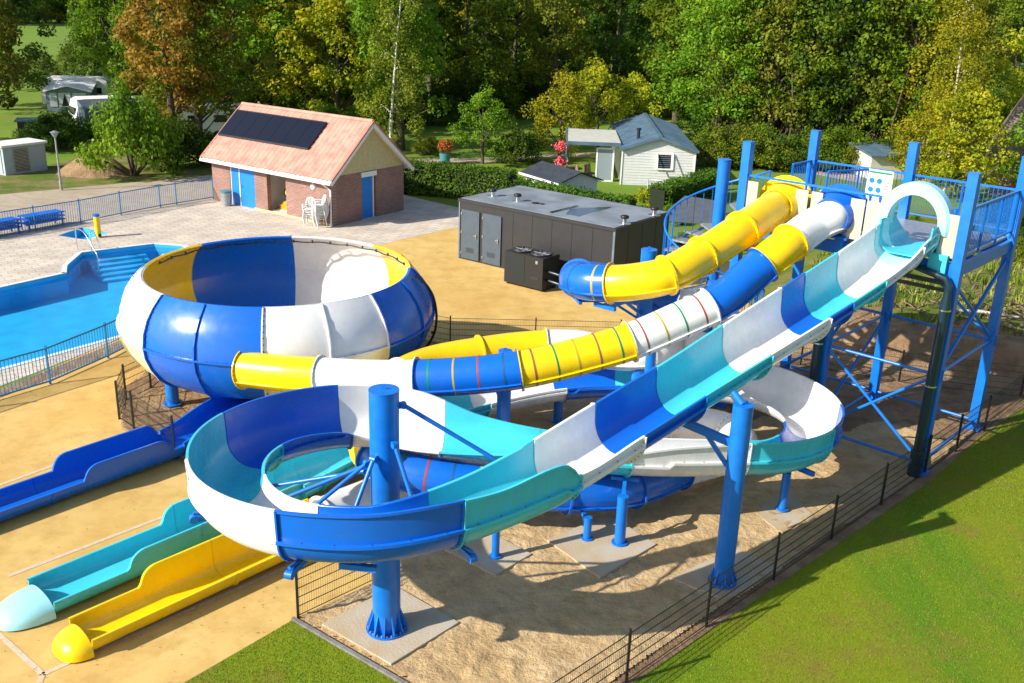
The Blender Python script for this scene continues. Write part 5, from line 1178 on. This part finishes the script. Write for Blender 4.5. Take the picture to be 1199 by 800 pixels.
    t = thing('caravan_awning', 'grey and white caravan awning tent with curtained windows', 'tent', (*A[:2], 0), yw); m = MB(); m.add([(0,0,0),(w,0,0),(w,2.8,0),(0,2.8,0),(0,0,1.75),(w,0,1.75),(w,2.8,2.3),(0,2.8,2.3),(w/2,0,2.15)], [(0,1,5,8,4),(1,2,6,5),(3,0,4,7),(2,3,7,6)]); local(m, 'wall', 'tentgrey', t)
    m = MB(); m.add([(-.15,-.2,1.72),(w/2,-.3,2.2),(w+.15,-.2,1.72),(w+.15,2.9,2.4),(-.15,2.9,2.4),(-.15,-.2,1.66),(w/2,-.3,2.14),(w+.15,-.2,1.66),(w+.15,2.9,2.34),(-.15,2.9,2.34)], [(0,1,4),(1,2,3),(1,3,4),(5,9,6),(6,8,7),(6,9,8),(0,5,6,1),(1,6,7,2),(2,7,8,3),(4,9,5,0)]); local(m, 'roof', 'whitep', t)
    for x0, x1 in ((.08*w,.24*w),(.28*w,.55*w),(.6*w,.9*w)): lbox(t, 'window_panel', ((x0+x1)/2,-.02,1.0), (x1-x0,.03,1.15), 'tentlight')
    m = MB(); m.add([(.34*w,-.05,.5),(.5*w,-.05,.5),(.42*w,-.05,1.5)],[(0,1,2)]); m.add([(.34*w,-.05,.5),(.5*w,-.05,.5),(.42*w,-.05,1.5)],[(2,1,0)]); local(m, 'curtain_gap', 'black', t)
    c = A[:2]+d/2+np.array([-d[1], d[0]])/w*3.95; caravan(c[0], c[1], yw, 5.6, 2.55, 'white caravan standing behind the grey awning tent')
    t = thing('folding_trailer', 'beige folding trailer tent with grey roof behind the awning', 'trailer tent', (*G(104,112)[:2], 0), yw+.1); m = MB(); m.add([(0,0,.5),(2.8,0,.5),(2.8,2,.5),(0,2,.5),(0,0,1.7),(2.8,0,1.7),(2.8,2,1.7),(0,2,1.7)],[(3,2,1,0),(0,1,5,4),(1,2,6,5),(2,3,7,6),(3,0,4,7)]); local(m, 'body', 'offwhite', t); m = MB(); m.add([(-.1,-.1,1.68),(2.9,-.1,1.68),(2.9,2.1,1.68),(-.1,2.1,1.68),(1.4,-.1,2.35),(1.4,2.1,2.35)],[(0,1,4),(1,2,5,4),(3,5,2),(0,4,5,3),(3,2,1,0)]); local(m, 'roof', 'tentgrey', t); lbox(t, 'window', (1.4,-.03,1.15),(1.5,.03,.6),'black')
    for x in (.5,2.3): m = MB(); m.cyl((x,-.05,.25),(x,.1,.25),.25,n=14); local(m, 'wheel', 'black', t)
    c = G(112,150); t = caravan(c[0]+.8, c[1]+.5, R(38), 5.0, 2.3, 'white rounded caravan with grey awning half hidden by the big shrub'); m = MB(); m.add([(-2.4,-1.12,.1),(1.5,-1.12,.1),(1.5,-3.0,.1),(-2.4,-3.0,.1),(-2.4,-1.12,2.3),(1.5,-1.12,2.3),(1.5,-3.0,1.8),(-2.4,-3.0,1.8)],[(4,5,6,7),(7,6,5,4),(2,3,7,6),(3,0,4,7),(1,2,6,5)]); local(m, 'side_awning', 'tentgrey', t)
    c = G(238,168); caravan(c[0], c[1]+3, R(25), 5.5, 2.4, 'white caravan glimpsed between the autumn tree and the brick building')
    c = G(262,150); caravan(c[0]-2, c[1]+8, R(15), 5.5, 2.4, 'white caravan far behind the autumn tree, second from the brick building')
    c = G(42,165); t = thing('small_hut', 'small dark hut with a flat pale roof beside the dark hedge', 'hut', (c[0], c[1], 0), R(20)); m = MB(); m.box((0,0,.7),(1.9,1.5,1.4)); local(m, 'wall', 'dark', t); m = MB(); m.box((0,0,1.45),(2.2,1.8,.1)); local(m, 'roof', 'metalroof', t)
    # thatched house at the right edge
    c = G(1150,262); t = thing('thatched_house', 'house with a steep brown roof and orange ridge tiles half hidden by the right-hand trees', 'house', (34.6, 62.0, 0), R(-25)); m = MB(); m.box((0,0,1.3),(9,7,2.6)); local(m, 'wall', 'brick', t)
    m = MB(); q = [(-5,-4.2,2.2),(5,-4.2,2.2),(5,4.2,2.2),(-5,4.2,2.2),(-3.2,0,6.6),(3.2,0,6.6)]; m.add(q, [(0,1,5,4),(1,2,5),(2,3,4,5),(3,0,4),(3,2,1,0)]); local(m, 'roof', 'thatch', t)
    m = MB(); m.tube([(-3.3,0,6.62),(3.3,0,6.62)],.28,8); local(m, 'ridge_tiles', 'tileorange', t)
    m = MB(); m.box((2.2,1.2,6.3),(.7,.7,1.8)); local(m, 'chimney', 'brick', t)
    for x in (-2.5,1.5): w_ = lbox(t, 'window', (x,-3.53,1.4),(1.4,.06,1.1),'glassd'); lbox(w_, 'frame', (x,-3.56,1.98),(1.6,.05,.1),'whitep')
    c = G(1035,206); t = thing('grey_lean_to', 'grey low roofed lean-to seen just above the tower railing', 'shed', (c[0], c[1], 0), R(10)); m = MB(); m.box((0,0,.8),(3.6,2.6,1.6)); local(m, 'wall', 'offwhite', t); m = MB(); m.add([(-2,-1.6,1.6),(2,-1.6,1.6),(2,1.6,2.0),(-2,1.6,2.0),(-2,-1.6,1.5),(2,-1.6,1.5),(2,1.6,1.9),(-2,1.6,1.9)],[(0,1,2,3),(7,6,5,4),(0,4,5,1),(1,5,6,2),(2,6,7,3),(3,7,4,0)]); local(m, 'roof', 'metalroof', t)
    # flower pot
    c = G(521,192); t = thing('flower_pot', 'teal pot of red flowers on the lawn behind the hedge', 'plant pot', (*c[:2], 0)); m = MB(); m.cyl((0,0,0),(0,0,.7),.3,.38,18); local(m, 'pot', 'teal', t); m = MB(); r = np.random.default_rng(9)
    for k in range(700): v = r.normal(0,1,3); v /= np.linalg.norm(v); p = np.array([0,0,1.15])+v*np.array([.6,.6,.5])*r.uniform(.5,1); u = r.normal(0,1,3); u /= np.linalg.norm(u); w_ = np.cross(u, v); m.add([p-u*.06,p-w_*.06,p+u*.06,p+w_*.06],[(0,1,2,3)], 0 if r.random() < .5 else 1)
    local(m, 'flowers', ['redp', LEAF['olive']], t)
M['darkroof_l'] = mat('slate_grey_roof', (.10, .11, .125), .7, var=.2, vscale=2); M['redstripe'] = mat('orange_red_cloth', (.65, .12, .05), .7); M['kiosk'] = mat('kiosk_paint', (.40, .47, .50), .6, var=.1, vscale=2)
M['thatch'] = mat('brown_thatch', (.20, .16, .12), .95, var=.4, vscale=3, bump=.6, bscale=14); M['tileorange'] = mat('orange_ridge_tile', (.5, .2, .1), .7)
misc()
# ================================================================ VEGETATION
def leaf_quads(centers, radii, per, size, r, up=.35, squash=.8):
    C = np.repeat(np.array(centers), per, 0); n = len(C); Rr = np.repeat(np.array(radii), per)
    v = r.normal(0, 1, (n, 3)); v /= np.linalg.norm(v, axis=1)[:, None]; rad = Rr*r.uniform(.35, 1.05, n)**.6
    P = C+v*rad[:, None]*np.array([1, 1, squash])
    N = v*.6+r.normal(0, .55, (n, 3)); N[:, 2] += up; N /= np.linalg.norm(N, axis=1)[:, None]
    T = np.cross(N, r.normal(0, 1, (n, 3))); T /= np.linalg.norm(T, axis=1)[:, None]; B = np.cross(N, T)
    s = size*r.uniform(.6, 1.35, n)[:, None]
    V = np.stack([P-T*s*.5, P-B*s*.32+T*s*.05, P+T*s*.5, P+B*s*.32+T*s*.05], 1).reshape(-1, 3); return V
def quads_mesh(name, V, m, mats_idx=None):
    me = bpy.data.meshes.new(name); n = len(V)//4
    me.vertices.add(n*4); me.vertices.foreach_set('co', V.astype('f').ravel()); me.loops.add(n*4); me.loops.foreach_set('vertex_index', np.arange(n*4, dtype='i'))
    me.polygons.add(n); me.polygons.foreach_set('loop_start', np.arange(0, n*4, 4, dtype='i')); me.polygons.foreach_set('loop_total', np.full(n, 4, 'i'))
    me.materials.append(m); me.update(); return me
def tree_proto(kind, seed):
    r = np.random.default_rng(seed); H = {'broad': 13.5, 'tall': 15.5, 'birch': 13.5, 'bush': 4.0, 'small': 6.5, 'edge': 13.5}[kind]
    tr = MB(); cen = []; rad = []
    if kind in ('broad', 'tall', 'edge', 'small'):
        base = {'broad': 2.2, 'tall': 3.6, 'edge': 2.6, 'small': 1.0}[kind]; RW = {'broad': 4.3, 'tall': 3.2, 'edge': 2.9, 'small': 2.6}[kind]; k_ = H/13.5
        lean = r.normal(0, .5, 2); tr.tube([(0,0,-.2),(lean[0]*.2,lean[1]*.2,H*.3),(lean[0]*.6,lean[1]*.6,H*.6),(lean[0],lean[1],H*.92)], [.22*k_+.06,.17*k_+.04,.1*k_+.02,.03], 8)
        nc = {'broad': 95, 'tall': 85, 'edge': 70, 'small': 50}[kind]
        for i in range(nc):
            f = r.random()**.85; z = base+(H-base)*f; env = math.sin(math.pi*min(1, .16+.84*f)**.8)**.7 if f < .97 else .15; a = r.uniform(0, 6.28)
            q = RW*env*math.sqrt(r.uniform(.25, 1))*(1+.22*math.sin(3*a+seed)); c = (q*math.cos(a)+lean[0]*f, q*math.sin(a)+lean[1]*f, z+r.normal(0, .3)); cen.append(c); rad.append(r.uniform(.6, 1.25)*(.75 if kind == 'small' else 1))
            if i % 5 == 0 or (kind == 'edge' and i % 3 == 0): zb = max(.8, z-q*.7-.6); tr.tube([(lean[0]*zb/H, lean[1]*zb/H, zb), (c[0]*.5, c[1]*.5, (zb+z)/2-.1), c], [.07*k_+.02, .045, .012], 5)
        if kind == 'edge':
            for i in range(4): a = r.uniform(0, 6.28); q = r.uniform(.5, 2.6); tr.tube([(q*math.cos(a), q*math.sin(a), -.2), (q*math.cos(a)*1.1+r.normal(0,.3), q*math.sin(a)*1.1+r.normal(0,.3), 3), (q*math.cos(a)*1.2+r.normal(0,.6), q*math.sin(a)*1.2, 7)], [.11, .08, .03], 6)
        per = {'broad': 135, 'tall': 135, 'edge': 120, 'small': 120}[kind]; size = {'broad': .30, 'tall': .30, 'edge': .27, 'small': .2}[kind]
    elif kind == 'birch':
        tr.tube([(0,0,-.2),(.15,.05,3),(.5,.1,7),(.9,0,11),(1.1,0,13.3)], [.11,.09,.06,.035,.012], 8)
        for i in range(85):
            f = r.random(); z = 2.2+10.5*f; a = r.uniform(0, 6.28); q = 2.3*(1-f*.65)*math.sqrt(r.uniform(.1, 1)); c = (q*math.cos(a)+f, q*math.sin(a), z-q*.4); cen.append(c); rad.append(r.uniform(.4, .85)); 
            if i % 5 == 0: tr.tube([(f*.8, 0, z-.2), (c[0]*.6+f*.3, c[1]*.6, z+.2), c], [.03, .02, .008], 4)
        per, size = 120, .16
    else:
        for i in range(46):
            a = r.uniform(0, 6.28); f = r.random(); q = 2.3*math.sqrt(f); zz = r.uniform(.3, 1)*3.3*math.sqrt(max(.05, 1-f*.8)); c = (q*math.cos(a), q*math.sin(a), zz); cen.append(c); rad.append(r.uniform(.45, .8))
            if i % 4 == 0: tr.tube([(0, 0, -.1), (c[0]*.5, c[1]*.5, zz*.6), c], [.06, .04, .012], 5)
        tr.tube([(0,0,-.2),(0,0,1.2)], [.12,.08], 6); per, size = 170, .17
    V = leaf_quads(cen, rad, per, size, r, squash=1.25 if kind == 'birch' else .8)
    return tr, V
PROTO = {}
def proto(kind, leaf, v):
    key = (kind, leaf, v)
    if key not in PROTO:
        tr, V = tree_proto(kind, {'broad': 10, 'tall': 30, 'birch': 50, 'bush': 70, 'small': 90, 'edge': 110}[kind]+v)
        o = tr.build('trunk', ['birch' if kind == 'birch' else 'bark']); tm = o.data; bpy.data.objects.remove(o)
        PROTO[key] = (tm, quads_mesh('crown', V, LEAF[leaf]))
    return PROTO[key]
def plant(name, cat, x, y, kind, leaf, v, s, lab, group=None, rz=None, sz=None, z=0):
    tm, cm = proto(kind, leaf, v); t = thing(name, lab, cat, (x, y, z), rz if rz is not None else random.uniform(0, 6.28), group); t.scale = (s, s, s*(sz or 1))
    for nm, me in (('trunk', tm), ('crown', cm)): o = bpy.data.objects.new(nm, me); COL.objects.link(o); o.parent = t
    return t
def side(px):
    for lim, s in ((110, 'above the caravans'), (250, 'near the autumn tree'), (420, 'behind the brick building'), (560, 'above the dark hedge'), (700, 'above the grey container'), (830, 'behind the white mobile home'), (950, 'behind the spiral stair'), (1080, 'behind the tower posts'), (9999, 'above the brown roof')):
        if px < lim: return s
LVB = [('birch', 'birch')]
spec = []
# (base px, base py, kind, leaf, variant, scale)
front = [(470,176,'tall','green',0,1.0),(-34,170,'broad','olive',0,1.1),(-4,128,'broad','dark',1,1.0),(205,186,'tall','autumn',0,.92),(235,180,'broad','olive',2,.9),(330,150,'broad','yellow',0,1.0),(275,152,'broad','green',1,1.0),(395,158,'small','yellow',1,1.5),
 (430,150,'tall','dark',1,1.1),(545,140,'broad','green',2,1.0),(600,128,'broad','dark',0,1.05),(650,140,'tall','olive',0,1.0),(715,132,'broad','dark',2,1.05),(760,128,'tall','dark',1,1.05),(505,138,'tall','dark',0,1.0),
 (840,176,'edge','green',0,1.0),(868,178,'edge','green',1,.96),(900,182,'edge','olive',0,1.0),(930,184,'edge','green',2,1.04),(960,186,'edge','dark',1,1.0),(990,188,'edge','green',0,1.0),(1020,190,'edge','olive',1,1.0),(1050,193,'edge','green',1,.95),(1085,196,'edge','yellow',0,.9),(860,165,'edge','dark',0,1.05),(915,168,'edge','dark',2,1.05),(970,170,'edge','olive',2,1.05),(1030,172,'edge','dark',1,1.05),
 (1105,150,'broad','olive',1,.95),(1180,128,'broad','green',0,.95),(1215,190,'broad','yellow',2,.9),(820,160,'broad','green',1,1.0),(790,150,'tall','green',2,1.0),
 (140,118,'broad','green',0,.95),(110,112,'small','dark',0,1.2),(165,110,'broad','dark',1,1.0),(185,130,'broad','green',2,.95),(100,98,'small','green',0,.75),(45,102,'small','dark',0,.55),(75,99,'small','green',2,.58),(24,106,'small','olive',0,.55),(60,110,'small','dark',1,.5)]
random.seed(12)
for i, (px, py, k, lf, v, s) in enumerate(front): spec.append((px, py, k, lf, v, s, 'front'))
for row, (py, x0, x1, st) in enumerate(((112, 215, 1260, 47), (92, 150, 1300, 42), (72, 160, 1300, 40), (54, 150, 1320, 44))):
    x = x0
    while x < x1:
        spec.append((x+random.uniform(-12, 12), py+random.uniform(-6, 6), random.choice(['broad', 'tall', 'broad']), random.choice(['green', 'dark', 'green', 'olive', 'yellow', 'dark']), random.randint(0, 2), random.uniform(.9, 1.15), ['second', 'third', 'fourth', 'rearmost'][row])); x += st
for x in range(-10, 180, 15): spec.append((x+random.uniform(-4, 4), 27+random.uniform(-2, 2), random.choice(['broad', 'tall']), random.choice(['olive', 'dark', 'green', 'yellow']), random.randint(0, 2), random.uniform(.8, 1.15), 'field'))
LN = {'green': 'mid-green', 'dark': 'dark green', 'olive': 'olive green', 'yellow': 'yellow-green', 'autumn': 'orange-brown autumn'}
for px, py, k, lf, v, s, row in spec:
    p = G(px, py); form = {'broad': 'broad-crowned', 'tall': 'tall narrow', 'edge': 'slender many-stemmed', 'small': 'small round'}[k]
    if lf == 'autumn': lab = 'tall orange-brown autumn tree left of the brick building'; gr = None
    elif row == 'field': lab = f'{form} {LN[lf]} tree in the tree line behind the far bright field'; gr = 'trees behind the far field'
    else: lab = f'{form} {LN[lf]} tree, {row} row of wood, {side(px)}'; gr = f'{form} {LN[lf]} trees of the {row} row {side(px)}'
    plant({'broad': 'broadleaf_tree', 'tall': 'tall_tree', 'edge': 'woodland_tree', 'small': 'small_tree'}[k], 'tree', p[0], p[1], k, lf, v, s*(1.0 if row != 'field' else 1.0), lab, gr)
p = G(470,182); plant('birch_tree', 'tree', p[0]-.6, p[1]-1.5, 'birch', 'olive', 0, 1.02, 'slim white-stemmed birch right of the brick building gable', rz=.3)
p = G(1105,232); plant('birch_tree', 'tree', p[0], p[1], 'birch', 'yellow', 1, .95, 'thin yellow-leaved tree with bent pale stem behind the middle tower post', rz=2.)
# trees in front of the house at the far right
for px, py, k, lf, v, s, lab in ((1130,238,'small','yellow',0,1.0,'small yellowing tree just right of the middle tower post'),(1215,215,'small','olive',1,.9,'small olive tree in front of the brown roof'),(1075,215,'small','yellow',1,.8,'small yellow-green tree left of the middle tower post'),(1225,245,'small','green',0,1.1,'small green tree cut by the right photo edge'),
        (565,192,'small','green',0,.72,'round green garden tree on the small lawn behind the container'),(600,192,'bush','dark',0,.75,'dark round bush right of the green garden tree'),(655,187,'small','yellow',1,.85,'yellow-green garden tree left of the awning'),(700,180,'small','yellow',0,.95,'broad yellow-green garden tree behind the awning'),(742,178,'small','yellow',1,.8,'yellow-green garden tree nearest the mobile home roof'),
        (156,206,'bush','green',0,1.12,'big loose shrub beside the dirt mound at the road'),(205,196,'bush','dark',1,.9,'dark shrub under the autumn tree'),(238,192,'bush','dark',0,.8,'dark shrub between the autumn tree and the brick building'),(395,170,'bush','green',1,.9,'green shrub behind the brick building ridge'),
        (500,182,'bush','olive',1,.42,'pale small shrub left of the flower pot'),(70,174,'bush','dark',1,.75,'dark round hedge bush left of the lamp head'),(92,172,'bush','dark',0,.75,'dark round hedge bush right of the lamp head'),(50,176,'bush','dark',0,.65,'dark hedge bush behind the kiosk roof'),
        (785,262,'bush','green',1,.3,'small bright bush below the low shelter'),(803,300,'bush','green',0,.33,'small leafy bush at the container end'),(760,244,'bush','yellow',0,.42,'loose yellow shrub in front of the net panel'),(1150,330,'bush','green',0,.3,'green bush on the bank behind the right tower leg'),(1195,300,'bush','dark',1,.4,'dark bush on the bank at the photo edge'),(1090,318,'bush','dark',1,.3,'dark shrub on the bank between the drain pipe and the right leg'),(1120,306,'bush','green',0,.36,'leafy shrub on the bank behind the deck beam'),(1190,335,'bush','olive',0,.34,'olive shrub on the bank at the photo edge below the dark one'),(1165,318,'bush','dark',0,.38,'dark shrub on the bank right of the leafy one'),(1060,300,'bush','green',0,.32,'green shrub on the bank left of the drain pipe'),(1045,330,'bush','green',1,.22,'low weeds on the bank between the tower legs'),(1178,262,'bush','dark',0,.5,'dark bush behind the deck railing')):
    p = G(px, py); plant({'small': 'small_tree', 'bush': 'shrub'}[k], 'tree' if k == 'small' else 'shrub', p[0], p[1], k, lf, v, s, lab, z=.9 if px > 1040 and py > 290 else 0, sz=1.5 if lab.startswith('big loose') else None)
for i, px in enumerate(range(835, 1100, 16)):
    p = G(px+random.uniform(-6, 6), 193+i*.6+random.uniform(-3, 3)); plant('shrub', 'shrub', p[0], p[1], 'bush', ['green', 'olive', 'dark'][i % 3], i % 2, random.uniform(.6, .95), 'low undergrowth shrub at the foot of the wood behind the tower', 'undergrowth shrubs behind the tower')
random.seed(5)
for py, x0, x1, st in ((150, 262, 470, 30), (146, 480, 560, 30), (136, 490, 740, 27), (122, 225, 800, 30), (106, 130, 1000, 34), (160, 815, 1240, 26), (140, 800, 1240, 28)):
    x = x0
    while x < x1:
        if not (560 < x < 640 and py == 106) and not (748 < x < 792 and py > 110):
            p = G(x+random.uniform(-8, 8), py+random.uniform(-4, 4)); plant('shrub', 'shrub', p[0], p[1], 'bush', random.choice(['green', 'olive', 'dark', 'dark']), random.randint(0, 1), random.uniform(.8, 1.3), 'shrub of the shaded understorey between the trunks of the wood', 'understorey shrubs of the wood')
        x += st
for x in range(-20, 190, 13):
    p = G(x+random.uniform(-4, 4), 27+random.uniform(-1, 1)); plant('shrub', 'shrub', p[0], p[1], 'bush', random.choice(['olive', 'dark', 'green']), x % 2, random.uniform(1.2, 2.0), 'bushy growth below the tree line behind the far bright field', 'bushes behind the far field')
def litter():
    r = np.random.default_rng(8); m = MB()
    for k in range(1500):
        q = G(r.uniform(0, 560), r.uniform(300, 800)); p = q[:2]+r.normal(0, .6, 2)
        if inside(p, PIT) or inside(p, POOL) or p[0] > -1.5 and p[1] < 15.5: continue
        a = r.uniform(0, 6.28); s = r.uniform(.008, .022); c, sn = math.cos(a)*s, math.sin(a)*s; m.add([(p[0]-c, p[1]-sn, .016), (p[0]+sn*.6, p[1]-c*.6, .020), (p[0]+c, p[1]+sn, .026), (p[0]-sn*.6, p[1]+c*.6, .018)], [(0,1,2,3)], int(r.integers(0, 2)))
    tag(m.build('fallen_leaves', ['rubble', 'blade_dry']), 'tiny fallen leaves and specks lying on the tan floor and paving', 'leaves', kind='stuff')
litter()
def hedge(name, pts, h, w, lab, per=260, leaf='hedge', size=.14):
    r = np.random.default_rng(len(name)+int(h*10)+len(pts)); V = []; t = thing(name, lab, 'hedge', (*pts[0][:2], 0))
    core = MB()
    for a, b in zip(pts[:-1], pts[1:]):
        a = np.array(a[:2], float); b = np.array(b[:2], float); L = np.linalg.norm(b-a); d = (b-a)/L; n = np.array([-d[1], d[0]]); k = int(L*per*(h*2+w))
        s = r.uniform(0, L, k); face = r.random(k)*(2*h+w); P = np.zeros((k, 3)); N = np.zeros((k, 3)); q = np.where(face < h, -w/2, np.where(face < 2*h, w/2, r.uniform(-w/2, w/2, k))); z = np.where(face < 2*h, r.uniform(.05, h, k), h)
        q = q+r.normal(0, .09, k); z = z+r.normal(0, .07, k)+.16*(vnoise(s*.9+a[0], s*0+2, 31)-.5)
        P[:, :2] = a+np.outer(s, d)+np.outer(q, n); P[:, 2] = z; N = r.normal(0, .6, (k, 3)); N[:, 2] += np.where(face < 2*h, .3, .8); N[:, :2] += np.outer(np.where(face < h, -.6, np.where(face < 2*h, .6, 0)), n)
        N /= np.linalg.norm(N, axis=1)[:, None]; T = np.cross(N, r.normal(0, 1, (k, 3))); T /= np.linalg.norm(T, axis=1)[:, None]; B = np.cross(N, T); sz = size*r.uniform(.6, 1.3, k)[:, None]
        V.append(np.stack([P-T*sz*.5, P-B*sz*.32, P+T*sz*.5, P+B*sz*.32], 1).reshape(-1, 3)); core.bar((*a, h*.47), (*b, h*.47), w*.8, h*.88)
    o = bpy.data.objects.new('foliage', quads_mesh('foliage', np.concatenate(V)-np.array([*pts[0][:2], 0]), LEAF[leaf])); COL.objects.link(o); o.parent = t
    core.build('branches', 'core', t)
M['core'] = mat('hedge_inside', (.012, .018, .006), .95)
hp = [G(468,194,1.5), G(530,199,1.5), G(600,207,1.5), G(690,222,1.5), G(742,229,1.5)]
hedge('garden_hedge', hp[:3], 1.7, 1.1, 'tall left part of the dense green hedge beside the brick building')
hedge('garden_hedge', hp[2:], 1.3, 1.0, 'dense green hedge running behind the grey container')
hedge('garden_hedge', [G(770,222,1.3), G(800,214,1.3), G(840,203,1.3)], 1.4, 1.1, 'green hedge between the mobile home and the spiral stair')
# dirt mound
m = MB(); c = G(112,203); r = np.random.default_rng(2); n = 26; vs = []; fs = []
for j in range(n):
    for i in range(n):
        x, y = -2.4+4.8*i/(n-1), -1.8+3.6*j/(n-1); d = (x/2.2)**2+(y/1.6)**2; vs.append((c[0]+x, c[1]+y, max(-.02, 1.15*max(0, 1-d)**1.2+.12*(float(vnoise(x*2+5, y*2+5, 6))-.5)*(1 if d < 1 else 0))))
        if i and j: a = j*n+i; fs.append((a-n-1, a-n, a, a-1))
m.add(vs, fs, 0, True); struct(m.build('dirt_mound', 'soil'))
sheet('verge', W((-300,262),(0,228),(130,216),(250,205),(262,203),(262,190),(120,180),(0,205),(-300,230)), .006, 'scrub')
# ================================================================ LIGHT, SKY, CAMERA
SUNAZ, SUNEL = 207.0, 31.5     # direction towards the sun, degrees from +x counter-clockwise
sd = Vector((math.cos(R(SUNAZ))*math.cos(R(SUNEL)), math.sin(R(SUNAZ))*math.cos(R(SUNEL)), math.sin(R(SUNEL))))
L = bpy.data.lights.new('sun', 'SUN'); L.energy = 5.0; L.angle = R(.55); L.color = (1., .93, .82); lo = bpy.data.objects.new('sun', L); COL.objects.link(lo); lo.rotation_euler = sd.to_track_quat('Z', 'Y').to_euler(); lo.location = (0, 0, 60)
w = bpy.data.worlds.new('World'); SC.world = w; w.use_nodes = True; N = w.node_tree.nodes; sk = N.new('ShaderNodeTexSky'); sk.sky_type = 'NISHITA'; sk.sun_disc = False; sk.sun_elevation = R(SUNEL); sk.sun_rotation = R(90-SUNAZ)
sk.air_density = 1.; sk.dust_density = 1.2; w.node_tree.links.new(sk.outputs[0], N['Background'].inputs[0]); N['Background'].inputs[1].default_value = .11
cam = bpy.data.cameras.new('camera'); cam.sensor_width = 36; cam.lens = 36*F/1199; cam.clip_end = 2000; co = bpy.data.objects.new('camera', cam); COL.objects.link(co)
co.matrix_world = Matrix(((RV[0], UV[0], -FW[0], 0), (RV[1], UV[1], -FW[1], 0), (RV[2], UV[2], -FW[2], CAMH), (0, 0, 0, 1))); SC.camera = co
SC.view_settings.view_transform = 'Standard'; SC.view_settings.look = 'None'; SC.view_settings.exposure = .66; SC.view_settings.gamma = 1
